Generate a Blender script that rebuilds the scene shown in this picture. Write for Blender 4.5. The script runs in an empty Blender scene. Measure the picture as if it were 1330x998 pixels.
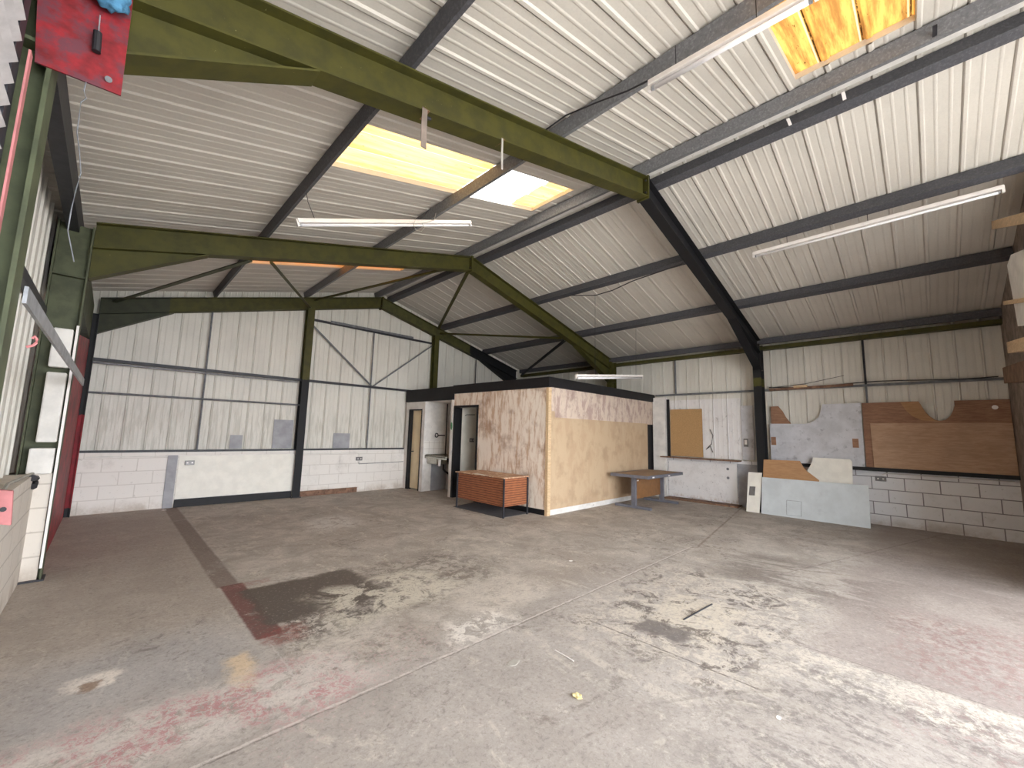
import bpy, bmesh, math, random
from mathutils import Vector, Matrix
random.seed(4)
sc = bpy.context.scene
COL = sc.collection
V = Vector

# ------------------------------------------------------------------ camera (found by fitting the photograph)
YAW, PITCH, ROLL, FPX, EYE = 0.7784, 0.1198, 0.0247, 527.2, 1.5
cF = V((math.sin(YAW)*math.cos(PITCH), math.cos(YAW)*math.cos(PITCH), math.sin(PITCH)))
r0 = V((math.cos(YAW), -math.sin(YAW), 0)); u0 = r0.cross(cF)
cR = math.cos(ROLL)*r0 + math.sin(ROLL)*u0; cU = cR.cross(cF)
cam = bpy.data.objects.new('camera', bpy.data.cameras.new('camera')); COL.objects.link(cam)
cam.data.sensor_width = 36; cam.data.lens = FPX/1330*36; cam.data.clip_start = 0.02
cam.matrix_world = Matrix(((cR.x, cU.x, -cF.x, 0), (cR.y, cU.y, -cF.y, 0), (cR.z, cU.z, -cF.z, EYE), (0, 0, 0, 1)))
sc.camera = cam
def P(px, py, ax, val):
    """point of the real plane ax = val that a survey mark of the photograph falls on"""
    d = cF + ((px-665)/FPX)*cR - ((py-499)/FPX)*cU
    o = V((0, 0, EYE)); i = 'xyz'.index(ax)
    return o + d*((val-o[i])/d[i])

# ------------------------------------------------------------------ building measures
XR, ZR, MS = 4.7355, 4.9066, 0.2596        # ridge of the rafters, slope
def ztop(x): return ZR - MS*abs(x-XR)      # top of rafters
def zroof(x): return ztop(x) + 0.16        # underside of sheets
Y1, Y2, YG = 2.41, 6.06, 9.72
YN = -1.0            # inner face of the front wall
YD = -2.8            # plane of the unseen doorway, set back to even out the daylight
XW = 10.2
XL = -0.30

# ------------------------------------------------------------------ materials
def srgb(c):
    return tuple(((v/255)/12.92 if v/255 <= .04045 else ((v/255+.055)/1.055)**2.4) for v in c) + (1,)
class NT:
    def __init__(s, name):
        s.m = bpy.data.materials.new(name); s.m.use_nodes = True; s.t = s.m.node_tree; s.t.nodes.clear()
        s.out = s.t.nodes.new('ShaderNodeOutputMaterial')
        s.g = s.t.nodes.new('ShaderNodeNewGeometry'); s.pos = s.g.outputs['Position']; s._sep = None
    def put(s, inp, v):
        if isinstance(v, bpy.types.NodeSocket): s.t.links.new(v, inp)
        else: inp.default_value = v
    def math(s, op, a, b=0.0, c=0.0, clamp=False):
        n = s.t.nodes.new('ShaderNodeMath'); n.operation = op; n.use_clamp = clamp
        s.put(n.inputs[0], a); s.put(n.inputs[1], b); s.put(n.inputs[2], c); return n.outputs[0]
    def vec(s, op, a, b):
        n = s.t.nodes.new('ShaderNodeVectorMath'); n.operation = op
        s.put(n.inputs[0], a); s.put(n.inputs[1], b); return n.outputs[0]
    def sep(s, v=None):
        n = s.t.nodes.new('ShaderNodeSeparateXYZ'); s.put(n.inputs[0], v or s.pos); return n.outputs
    def noise(s, scale=5, detail=4, rough=.55, v=None, stretch=None, color=False, dist=0):
        n = s.t.nodes.new('ShaderNodeTexNoise')
        v = v or s.pos
        if stretch: v = s.vec('MULTIPLY', v, stretch)
        s.put(n.inputs['Vector'], v); n.inputs['Scale'].default_value = scale
        n.inputs['Detail'].default_value = detail; n.inputs['Roughness'].default_value = rough
        n.inputs['Distortion'].default_value = dist
        return n.outputs['Color' if color else 'Fac']
    def step(s, v, a, b):
        n = s.t.nodes.new('ShaderNodeMapRange'); n.interpolation_type = 'SMOOTHSTEP'
        s.put(n.inputs['Value'], v); n.inputs['From Min'].default_value = a; n.inputs['From Max'].default_value = b
        return n.outputs['Result']
    def mix(s, f, a, b, mode='MIX'):
        n = s.t.nodes.new('ShaderNodeMix'); n.data_type = 'RGBA'; n.blend_type = mode
        s.put(n.inputs['Factor'], f); s.put(n.inputs[6], a); s.put(n.inputs[7], b); return n.outputs[2]
    def box(s, o, x0, x1, y0, y1, e=.05):
        """soft mask of a rectangle over two separated coordinates"""
        X, Y = o
        m = s.step(X, x0-e, x0+e)
        m = s.math('MULTIPLY', m, s.step(X, x1+e, x1-e)); m = s.math('MULTIPLY', m, s.step(Y, y0-e, y0+e))
        return s.math('MULTIPLY', m, s.step(Y, y1+e, y1-e))
    def mul(s, a, b): return s.math('MULTIPLY', a, b)
    def bsdf(s, col, rough=.7, metal=0, bump=None, bs=.2, bd=.01, spec=.5):
        b = s.t.nodes.new('ShaderNodeBsdfPrincipled')
        s.put(b.inputs['Base Color'], col); s.put(b.inputs['Roughness'], rough); b.inputs['Metallic'].default_value = metal
        b.inputs['Specular IOR Level'].default_value = spec
        if bump is not None:
            n = s.t.nodes.new('ShaderNodeBump'); n.inputs['Strength'].default_value = bs; n.inputs['Distance'].default_value = bd
            s.put(n.inputs['Height'], bump); s.t.links.new(n.outputs[0], b.inputs['Normal'])
        s.t.links.new(b.outputs[0], s.out.inputs['Surface']); return s.m

def plain(name, c, rough=.6, metal=0, var=.12, scale=8, c2=None, thr=(.5, .7), stretch=None, spec=.4):
    """one colour with patchy wear; c2 shows where the noise passes thr"""
    t = NT(name); base = srgb(c)
    n1 = t.noise(scale, 5, .6, stretch=stretch)
    dark = tuple(v*(1-var*1.6) for v in base[:3]) + (1,); lite = tuple(min(1, v*(1+var)) for v in base[:3]) + (1,)
    col = t.mix(t.step(n1, .3, .7), dark, lite)
    if c2:
        n2 = t.noise(scale*1.7, 6, .65, v=t.vec('ADD', t.pos, (3.1, 7.7, 1.3)), stretch=stretch)
        col = t.mix(t.step(n2, *thr), col, srgb(c2))
    return t.bsdf(col, rough, metal, n1, .12, .005, spec)

def bands(name, axis, stops, rough=.6, var=.2, scale=7, chips=None):
    """painted steel whose paint colour changes along an axis; stops = [(upper limit, colour), ...]"""
    t = NT(name); o = t.sep()[axis]
    wob = t.math('MULTIPLY_ADD', t.noise(20, 3), .05, -.025)
    o = t.math('ADD', o, wob)
    col = srgb(stops[0][1])
    for (lim, _), (_, c) in zip(stops[:-1], stops[1:]):
        col = t.mix(t.step(o, lim-.004, lim+.004), col, srgb(c))
    n = t.noise(scale, 5, .6)
    col = t.mix(t.math('MULTIPLY', t.step(n, .65, .3), var*2), col, (0.01, .01, .008, 1))
    if chips: col = t.mix(t.step(t.noise(38, 5, .7), .68, .73), col, srgb(chips))
    return t.bsdf(col, rough, 0, n, .1, .004, .3)

OLIVE = (74, 71, 29); BLACK = (26, 26, 30)
M = {}
M['olive'] = bands('olive_paint', 2, [(99, OLIVE)], chips=(120, 118, 80))
M['black_steel'] = bands('black_paint', 2, [(99, BLACK)])
M['post'] = bands('post_paint', 2, [(2.56, BLACK), (99, OLIVE)])
M['black_col'] = bands('column_paint', 2, [(2.62, BLACK), (2.80, OLIVE), (99, BLACK)])
M['corner'] = bands('corner_paint', 2, [(.14, BLACK), (1.62, (140, 30, 40)), (99, BLACK)])
M['left_col'] = bands('left_column_paint', 2, [(99, (84, 90, 66))])
M['grey_olive'] = bands('dull_olive_paint', 2, [(99, (84, 88, 66))])
M['purlin_dark'] = plain('dark_galvanised', (76, 76, 81), .55, .0, .1, 30, (92, 92, 97), (.48, .66))
M['purlin_grey'] = plain('grey_galvanised', (112, 112, 115), .5, .0, .1, 30, (132, 132, 134), (.48, .66))
M['galv'] = plain('galvanised_steel', (150, 152, 156), .4, .3, .2, 10)
M['darkmetal'] = plain('dark_metal', (48, 48, 54), .5, .0, .2, 12)
M['midmetal'] = plain('mid_grey_metal', (110, 112, 116), .5, .0, .2, 12)
M['red'] = plain('red_paint', (150, 28, 40), .55, 0, .3, 4, (100, 36, 40), (.5, .62))
M['plate_red'] = plain('faded_red_plate', (132, 26, 34), .6, 0, .35, 9, (98, 48, 58), (.42, .6))
M['pink'] = plain('pink_primer', (186, 118, 118), .6, 0, .1, 9)
M['blue'] = plain('blue_cloth', (70, 118, 150), .9, 0, .3, 25)
M['white_enamel'] = plain('white_enamel', (232, 226, 222), .4, 0, .05, 9)
M['tube'] = plain('tube_glass', (244, 243, 246), .18, 0, .02, 5)
M['white_paint'] = plain('white_paint', (222, 218, 213), .7, 0, .08, 5, (165, 158, 150), (.66, .74))
M['shutter'] = plain('shutter_slats', (196, 192, 192), .6, 0, .08, 12)
M['grey_paint'] = plain('grey_paint', (160, 160, 164), .7, 0, .1, 5)
M['cream'] = plain('cream_door', (226, 208, 172), .5, 0, .05, 3)
M['black'] = plain('black_board', (22, 21, 24), .6, 0, .2, 9, (70, 70, 72), (.72, .76))
M['pale_wood'] = plain('pale_sawn_timber', (210, 182, 146), .7, 0, .1, 9, (192, 160, 120), (.5, .65), (1, 6, 6))
M['brown_wood'] = plain('brown_timber', (130, 98, 78), .7, 0, .2, 9, (92, 66, 54), (.5, .65))
M['brown_block'] = plain('brown_block', (112, 84, 62), .8, 0, .25, 9)
M['steel_sink'] = plain('stainless', (185, 182, 172), .25, .9, .1, 6)
M['chip'] = plain('chipboard', (182, 146, 102), .8, 0, .12, 60, (164, 126, 84), (.5, .62))
M['brown_lam'] = plain('brown_laminate', (136, 96, 60), .5, 0, .08, 12)
M['desk_top'] = plain('brown_desk_top', (158, 132, 108), .6, 0, .12, 9)
M['desk_grey'] = plain('grey_desk_metal', (104, 104, 112), .5, 0, .08, 9)
M['blue_grey'] = plain('blue_grey_board', (196, 202, 205), .5, 0, .05, 4, (180, 186, 190), (.6, .75))
M['lilac_grey'] = plain('grey_board', (200, 200, 205), .6, 0, .08, 5, (158, 158, 164), (.56, .72))
M['white_board'] = plain('white_board', (232, 228, 218), .5, 0, .04, 6)
M['cable'] = plain('black_cable', (40, 38, 42), .6, 0, .1, 9)
M['cord'] = plain('pale_cord', (172, 168, 160), .7, 0, .1, 9)
M['mat'] = plain('dark_grey_sheet', (92, 90, 94), .9, 0, .08, 9)
M['yellow_paper'] = plain('yellow_scrap', (224, 212, 160), .8, 0, .08, 30)
M['paper'] = plain('white_scrap', (240, 236, 232), .8, 0, .03, 30)
M['socket'] = plain('steel_socket', (120, 118, 118), .4, .4, .1, 20)
M['green'] = plain('green_tag', (70, 130, 84), .6, 0, .3, 30)
M['concrete'] = plain('rough_concrete', (140, 126, 116), .9, 0, .22, 5, (108, 96, 88), (.5, .7))
M['apron'] = plain('outdoor_concrete', (226, 222, 214), .9, 0, .03, 2)

def ply(name, c, c2, sx=(1, 1.2, 9), sc_=5):
    t = NT(name)
    n = t.noise(sc_, 6, .65, stretch=sx, dist=.6); n2 = t.noise(1.3, 3)
    col = t.mix(t.step(n, .35, .65), srgb(c), srgb(c2))
    col = t.mix(t.mul(t.step(n2, .45, .7), .35), col, srgb(tuple(v*.78 for v in c2)))
    return t.bsdf(col, .65, 0, n, .1, .003, .3)
M['ply'] = ply('plywood', (188, 156, 130), (172, 139, 112))
M['ply_red'] = ply('reddish_plywood', (160, 122, 97), (138, 101, 80))
M['ply_tan'] = ply('tan_plywood', (178, 138, 100), (166, 126, 90))

# roof and wall sheets
def sheet(name, c, axis, dirt=.5, low=None):
    t = NT(name); col = srgb(c)
    st = [1, 1, 1]; st[axis] = .12
    n = t.noise(9, 5, .6, stretch=tuple(st)); n2 = t.noise(.9, 4, .6); n3 = t.noise(60, 2)
    col = t.mix(t.mul(t.step(n, .5, .8), dirt), col, srgb(tuple(v*.72 for v in c)))
    col = t.mix(t.mul(t.step(n2, .4, .75), .3), col, srgb(tuple(v*.82 for v in c)))
    col = t.mix(t.mul(t.step(n3, .4, .7), .12), col, srgb(tuple(v*.8 for v in c)))
    if low:
        z = t.sep()[2]
        col = t.mix(t.mul(t.mul(t.step(z, 2.15, 1.6), t.step(t.noise(5, 4, .6, stretch=(6, 6, .5)), .45, .6)), .5), col, srgb(low))
    return t.bsdf(col, .5, 0, n2, .05, .01, .3)
M['roof'] = sheet('white_roof_sheet', (208, 202, 193), 0, .12)
M['clad'] = sheet('white_wall_sheet', (218, 214, 205), 2, .2, (176, 172, 160))

def grp(name, c, c2, trans, clear=0.0):
    """weathered glass fibre rooflight: lets the daylight through, tinted"""
    t = NT(name)
    n = t.noise(6, 6, .65, stretch=(.18, 2.2, .3)); n2 = t.noise(28, 5, .7, stretch=(.3, 1.4, 1))
    col = t.mix(t.step(n, .38, .66), srgb(c), srgb(c2))
    col = t.mix(t.step(n2, .62, .72), col, srgb((70, 48, 20)))
    fy = t.math('FRACT', t.mul(t.math('SUBTRACT', t.sep()[1], 1.02+.035-3.05), 1/.305))
    seam = t.mul(t.step(fy, .0, .012), t.step(fy, .045, .03))
    col = t.mix(t.mul(seam, t.step(n2, .36, .5)), col, srgb((60, 42, 20)))
    lip = t.mul(t.step(fy, .05, .06), t.step(fy, .1, .09)); col = t.mix(t.mul(lip, .6), col, srgb((255, 240, 200)))
    tr = t.t.nodes.new('ShaderNodeBsdfTranslucent'); df = t.t.nodes.new('ShaderNodeBsdfDiffuse'); tp = t.t.nodes.new('ShaderNodeBsdfTransparent')
    t.t.links.new(col, tr.inputs[0]); t.t.links.new(col, df.inputs[0]); t.t.links.new(col, tp.inputs[0])
    m1 = t.t.nodes.new('ShaderNodeMixShader'); m1.inputs[0].default_value = trans
    t.t.links.new(df.outputs[0], m1.inputs[1]); t.t.links.new(tr.outputs[0], m1.inputs[2])
    m2 = t.t.nodes.new('ShaderNodeMixShader'); m2.inputs[0].default_value = clear
    t.t.links.new(m1.outputs[0], m2.inputs[1]); t.t.links.new(tp.outputs[0], m2.inputs[2])
    t.t.links.new(m2.outputs[0], t.out.inputs['Surface']); return t.m
M['grp_yellow'] = grp('yellow_rooflight', (248, 208, 142), (230, 180, 108), .2)
M['grp_dirty'] = grp('dirty_rooflight', (236, 184, 96), (168, 118, 62), .1)
M['grp_far'] = grp('brown_rooflight', (232, 150, 56), (150, 92, 34), .26)
M['grp_clear'] = grp('clear_rooflight', (255, 252, 244), (255, 244, 225), .8, .55)

# painted block work
def blocks(name, c, c2, mortar, axis, size=(.44, .225), off=(0, 0), dirt=(150, 142, 132), joint=.5):
    t = NT(name); s = t.sep()
    b = t.t.nodes.new('ShaderNodeTexBrick'); cb = t.t.nodes.new('ShaderNodeCombineXYZ')
    t.put(cb.inputs[0], t.math('ADD', s[axis], off[0])); t.put(cb.inputs[1], t.math('ADD', s[2], off[1])); t.t.links.new(cb.outputs[0], b.inputs['Vector'])
    b.inputs['Color1'].default_value = srgb(c); b.inputs['Color2'].default_value = srgb(c2); b.inputs['Mortar'].default_value = srgb(mortar)
    b.inputs['Scale'].default_value = 1; b.inputs['Brick Width'].default_value = size[0]; b.inputs['Row Height'].default_value = size[1]
    b.inputs['Mortar Size'].default_value = .008; b.inputs['Mortar Smooth'].default_value = .3; b.inputs['Bias'].default_value = 0
    col = t.mix(t.mul(b.outputs['Fac'], joint), t.mix(.5, srgb(c), b.outputs['Color']), srgb(mortar))
    n = t.noise(2.2, 6, .7); n2 = t.noise(14, 5, .7)
    col = t.mix(t.mul(t.step(n, .52, .75), .3), col, srgb(dirt)); col = t.mix(t.mul(t.step(n2, .6, .72), .4), col, srgb(dirt))
    col = t.mix(t.mul(t.mul(t.step(s[2], .22, .02), t.step(n, .35, .6)), .5), col, srgb((150, 130, 110)))
    h = t.math('SUBTRACT', t.mul(n2, .5), b.outputs['Fac'])
    return t.bsdf(col, .8, 0, h, .4, .008, .3)
M['blocks_back'] = blocks('painted_blockwork_back', (230, 225, 219), (226, 221, 215), (196, 189, 181), 0, joint=.14)
M['blocks_right'] = blocks('painted_blockwork_right', (232, 231, 233), (226, 225, 228), (132, 128, 132), 1, off=(.13, .04), joint=.9)
M['blocks_left'] = blocks('painted_blockwork_left', (216, 208, 198), (212, 204, 194), (170, 160, 150), 1, dirt=(138, 124, 112), joint=.15)

# stained timber faces of the cabin
def stained(name, a, b_, c, sx, w=(.45, .6)):
    t = NT(name)
    n = t.noise(4, 7, .7, stretch=sx, dist=.4); n2 = t.noise(2.2, 5, .65); n3 = t.noise(22, 5, .7, stretch=sx)
    col = t.mix(t.step(n, w[0], w[1]), srgb(a), srgb(b_))
    col = t.mix(t.mul(t.step(n2, .5, .68), .6), col, srgb(c)); col = t.mix(t.mul(t.step(n3, .56, .7), .5), col, srgb(a))
    return t.bsdf(col, .75, 0, n, .1, .004, .25)
M['cabin_left'] = stained('limewashed_plywood', (230, 217, 203), (196, 167, 143), (150, 117, 94), (2.6, 2.6, .55), (.45, .62))
M['cabin_top'] = stained('stained_plywood', (208, 190, 174), (176, 152, 142), (148, 122, 114), (1.6, 1.6, .6))
M['hardboard'] = stained('beige_hardboard', (194, 169, 139), (187, 160, 131), (168, 143, 116), (1.2, 1.2, .5))
M['desk_wood'] = None

def scuffed():
    t = NT('scuffed_white_paint'); n = t.noise(3, 6, .7); n2 = t.noise(16, 7, .8, stretch=(1, 1, .5), dist=.6); z = t.sep()[2]
    col = t.mix(t.mul(t.step(n, .45, .7), .5), srgb((226, 223, 222)), srgb((196, 190, 188)))
    col = t.mix(t.mul(t.mul(t.step(n2, .58, .66), t.step(n, .4, .52)), .65), col, srgb((88, 82, 84)))
    col = t.mix(t.mul(t.step(z, .16, .06), t.mul(t.step(n2, .45, .55), .5)), col, srgb((180, 158, 138)))
    return t.bsdf(col, .7, 0, n, .1, .005, .3)
M['scuffed'] = scuffed()
def make_floor():
    t = NT('worn_concrete_floor'); o = t.sep(); X, Y = o[0], o[1]
    wv = t.vec('SUBTRACT', t.noise(2.3, 5, .65, color=True), (.5, .5, .5)); wv2 = t.vec('SUBTRACT', t.noise(11, 6, .72, color=True), (.5, .5, .5))
    q = t.vec('ADD', t.vec('ADD', t.pos, t.vec('MULTIPLY', wv, (.5, .5, 0))), t.vec('MULTIPLY', wv2, (.18, .18, 0)))
    o2 = t.sep(q); Q = (o2[0], o2[1])
    qm = t.vec('ADD', t.pos, t.vec('ADD', t.vec('MULTIPLY', wv, (.22, .22, 0)), t.vec('MULTIPLY', wv2, (.14, .14, 0)))); om = t.sep(qm); QM = (om[0], om[1])
    qs = t.vec('ADD', t.pos, t.vec('MULTIPLY', wv2, (.035, .035, 0))); o3 = t.sep(qs); S = (o3[0], o3[1])
    big = t.noise(.55, 5, .6); mid = t.noise(2.4, 8, .72, dist=.5); fine = t.noise(15, 7, .78, dist=.3); hi = t.noise(34, 7, .8, dist=.5); spk = t.noise(90, 3, .6)
    dr = t.noise(1.7, 8, .74, stretch=(1.4, .45, 1), dist=.8); cl = t.noise(1.1, 8, .75, dist=1.2)
    flake = t.noise(7, 8, .8, dist=.6)
    def C(*a): return srgb(a)
    col = t.mix(t.step(mid, .34, .68), C(162, 154, 145), C(196, 188, 179))
    col = t.mix(t.mul(t.step(big, .45, .66), .5), col, C(162, 151, 141))
    def lay(mask, c, k=1.0):
        nonlocal col
        col = t.mix(t.mul(mask, k) if k != 1 else mask, col, C(*c))
    lay(t.math('MULTIPLY', t.step(S[1], 2.95, 2.3), t.step(X, 6.2, 3.6)), (164, 158, 155), .5)  # near slabs greyed in the colour to offset the strong daylight there
    # broken skins of old screed, paint and dirt, everywhere
    lay(t.mul(t.step(dr, .54, .6), t.step(flake, .46, .54)), (208, 200, 188), .5)
    lay(t.mul(t.step(cl, .53, .62), t.step(fine, .46, .56)), (108, 99, 92), .55)
    lay(t.mul(t.step(cl, .46, .40), t.step(hi, .5, .58)), (116, 106, 98), .4)
    lay(t.mul(t.step(flake, .58, .63), t.step(mid, .45, .6)), (212, 205, 195), .55)
    lay(t.mul(t.step(S[1], 2.2, 3.2), t.mul(t.step(t.noise(3, 8, .78, stretch=(1, .5, 1), dist=1.5), .56, .62), t.step(hi, .42, .52))), (214, 206, 192), .6)
    # bay by the left wall: browner and even
    lay(t.math('MULTIPLY', t.step(S[0], .92, .86), t.step(S[1], 3.2, 4.4)), (166, 155, 145), .6)
    lay(t.box(Q, -.4, .9, 2.95, 3.9, .35), (168, 167, 169), .55)
    lay(t.mul(t.box(Q, .1, .95, 3.3, 4.5, .3), t.step(flake, .56, .62)), (112, 104, 100), .6)
    # brown strip on the slab joint running to the back wall
    lay(t.mul(t.box(S, .87, 1.05, 4.72, 9.7, .015), t.step(mid, .25, .5)), (112, 96, 88), .75)
    # the dark patch with the red edge
    lay(t.mul(t.box(S, .9, 1.08, 3.42, 4.74, .012), t.step(mid, .3, .42)), (104, 58, 54), .9)
    lay(t.mul(t.box(S, .9, 1.3, 4.6, 4.72, .02), t.step(hi, .46, .54)), (140, 92, 88), .6)
    lay(t.box(QM, 1.02, 2.0, 3.6, 4.5, .04), (88, 78, 71), .96)
    lay(t.mul(t.box(Q, 1.0, 2.2, 3.2, 3.9, .15), t.step(fine, .47, .53)), (90, 82, 76), .85)
    lay(t.mul(t.box(Q, 1.9, 3.2, 3.1, 4.4, .3), t.step(flake, .47, .54)), (106, 97, 90), .75)
    lay(t.mul(t.mul(t.box(Q, 1.45, 2.6, 3.2, 4.0, .15), t.step(mid, .44, .5)), t.step(hi, .36, .46)), (206, 199, 184), .9)
    lay(t.mul(t.box(Q, .95, 1.2, 3.25, 3.5, .06), t.step(hi, .42, .5)), (132, 66, 60), .6)
    lay(t.box(QM, .66, .8, 2.85, 3.3, .04), (226, 200, 164), .7)
    # peeling pink and cream paint in front on the left
    lay(t.mul(t.box(Q, -.3, 1.3, 2.46, 3.0, .12), t.step(flake, .4, .5)), (214, 206, 200), .75)
    lay(t.mul(t.mul(t.box(Q, -.4, 1.2, 2.42, 3.0, .14), t.step(t.noise(3.1, 6, .7), .45, .56)), t.step(hi, .46, .53)), (176, 118, 122), .8)
    lay(t.mul(t.box(Q, 1.0, 1.9, 2.4, 2.9, .15), t.step(hi, .54, .6)), (182, 142, 142), .6)
    lay(t.mul(t.box(Q, .6, 1.3, 2.1, 2.35, .1), t.step(hi, .57, .62)), (184, 140, 142), .7)
    lay(t.mul(t.box(QM, -.05, .22, 3.42, 3.6, .03), t.step(mid, .3, .6)), (232, 224, 214), .9)
    lay(t.box(QM, .04, .14, 3.40, 3.52, .02), (142, 118, 100), .9)
    # pale patches in the middle
    lay(t.mul(t.box(Q, 2.3, 3.1, 6.3, 7.3, .2), t.step(flake, .42, .52)), (214, 210, 204), .8)
    lay(t.mul(t.box(Q, 2.4, 3.3, 2.6, 3.3, .12), t.step(flake, .4, .5)), (208, 199, 188), .6)
    lay(t.mul(t.box(Q, 1.95, 2.5, 2.4, 2.7, .1), t.step(flake, .47, .52)), (232, 226, 218), .8)
    # big cream and black patch right of the middle
    lay(t.mul(t.box(Q, 2.7, 5.0, .7, 2.2, .3), t.mul(t.step(flake, .46, .52), t.step(fine, .38, .5))), (206, 197, 184), .8)
    lay(t.mul(t.box(QM, 3.25, 4.1, 1.2, 1.75, .08), t.step(fine, .38, .48)), (206, 196, 180), .7)
    lay(t.mul(t.box(Q, 2.7, 5.0, .8, 2.3, .3), t.mul(t.step(t.noise(3.4, 8, .78, dist=.8), .52, .57), t.step(fine, .42, .5))), (92, 84, 80), .85)
    lay(t.box(QM, 3.1, 3.35, 1.35, 1.75, .04), (104, 98, 96), .85)
    # stained strip on the right
    lay(t.mul(t.box(Q, 4.9, 6.3, .3, 1.8, .3), t.step(dr, .45, .55)), (100, 90, 84), .65)
    lay(t.mul(t.box(Q, 6.0, 7.4, -.6, .3, .3), t.step(dr, .42, .55)), (104, 94, 88), .5)
    lay(t.mul(t.box(Q, 4.2, 6.5, 1.6, 3.6, .4), t.mul(t.step(flake, .54, .6), t.step(dr, .44, .52))), (104, 94, 86), .6)
    lay(t.mul(t.step(S[0], 3.72, 3.76), t.step(S[1], .9, .5)), (142, 129, 124), .55)
    lay(t.mul(t.box(Q, 3.9, 5.3, -.75, .25, .2), t.mul(t.step(fine, .44, .58), t.step(hi, .4, .5))), (132, 92, 90), .55)
    lay(t.mul(t.box(S, 3.36, 3.76, -.9, .75, .03), t.mul(t.step(flake, .45, .52), t.step(hi, .38, .5))), (206, 197, 184), .7)
    lay(t.mul(t.box(Q, 3.1, 3.6, -.8, .2, .12), t.mul(t.step(fine, .5, .56), t.step(hi, .45, .52))), (146, 110, 108), .6)
    lay(t.mul(t.box(Q, 1.9, 3.6, -.4, .9, .35), t.mul(t.step(dr, .48, .56), t.step(fine, .42, .55))), (112, 106, 104), .65)
    # tyre marks
    d = t.math('ABSOLUTE', t.math('SUBTRACT', t.math('ADD', S[0], t.mul(t.math('SUBTRACT', S[1], .2), t.math('SUBTRACT', S[1], .2))), 3.3))
    lay(t.mul(t.mul(t.step(d, .035, .02), t.step(S[1], 1.3, 1.0)), t.step(fine, .35, .6)), (110, 104, 100), .4)
    # slab joints
    def joint(val, at, a, b, axis_lim, c, w=.007, k=.7):
        dd = t.math('ABSOLUTE', t.math('SUBTRACT', val, at))
        m = t.mul(t.step(dd, w*1.6, w*.6), t.mul(t.step(axis_lim, a-.02, a+.02), t.step(axis_lim, b+.02, b-.02)))
        lay(t.mul(m, t.step(fine, .36, .52)), c, k)
    joint(S[1], 2.37, -.3, 5.9, X, (214, 206, 200)); joint(S[1], 2.352, -.3, 5.9, X, (112, 104, 98), .004)
    joint(t.math('SUBTRACT', S[1], t.mul(X, .15)), 1.415, 5.9, 10.2, X, (124, 108, 98), .014)
    joint(S[0], 2.95, .8, 1.97, Y, (96, 90, 86), .007, .8)
    joint(S[0], 3.78, -1, .75, Y, (110, 102, 96), .004); joint(S[0], .96, 2.4, 3.3, Y, (200, 194, 190), .005, .5)
    joint(S[1], 5.95, 1.05, 5.8, X, (128, 118, 110), .006, .5); joint(t.math('ADD', S[1], t.mul(X, .3)), 2.9, 5.5, 10.2, X, (110, 96, 90), .01, .5)
    # grain
    lay(t.step(hi, .5, .36), (100, 92, 86), .38); lay(t.step(hi, .54, .68), (222, 215, 208), .32)
    lay(t.step(spk, .35, .7), (110, 104, 98), .14); lay(t.step(spk, .66, .74), (226, 220, 214), .4)
    rough = t.math('MULTIPLY_ADD', mid, .25, .6)
    return t.bsdf(col, rough, 0, t.math('ADD', fine, t.mul(mid, .6)), .25, .006, .3)
M['floor'] = make_floor()

def slat_wood():
    t = NT('slatted_teak'); z = t.sep()[2]
    w = t.math('FRACT', t.mul(z, 1/.042)); line = t.mul(t.step(w, .04, .2), t.step(w, .98, .84))
    n = t.noise(9, 5, .6, stretch=(1, 1, 7))
    col = t.mix(t.step(n, .35, .65), srgb((164, 104, 70)), srgb((138, 84, 57)))
    col = t.mix(t.math('SUBTRACT', 1.0, line), col, srgb((78, 40, 28)))
    return t.bsdf(col, .45, 0, line, .5, .004, .4)
M['desk_wood'] = slat_wood()
def worn_top():
    t = NT('peeling_veneer_top'); n = t.noise(7, 6, .7, stretch=(2.5, 1, 1), dist=.6)
    col = t.mix(t.step(n, .48, .56), srgb((176, 132, 104)), srgb((206, 176, 146)))
    return t.bsdf(col, .6, 0, n, .2, .003, .3)
M['worn_top'] = worn_top()
def tiles():
    t = NT('white_tiles'); s = t.sep()
    cb = t.t.nodes.new('ShaderNodeCombineXYZ'); t.put(cb.inputs[0], s[0]); t.put(cb.inputs[1], s[2])
    b = t.t.nodes.new('ShaderNodeTexBrick'); t.t.links.new(cb.outputs[0], b.inputs['Vector']); b.offset = 0
    b.inputs['Color1'].default_value = srgb((234, 230, 224)); b.inputs['Color2'].default_value = srgb((230, 226, 220)); b.inputs['Mortar'].default_value = srgb((186, 180, 172))
    b.inputs['Scale'].default_value = 1; b.inputs['Brick Width'].default_value = .15; b.inputs['Row Height'].default_value = .15; b.inputs['Mortar Size'].default_value = .004
    return t.bsdf(b.outputs['Color'], .25)
M['tiles'] = tiles()

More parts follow.
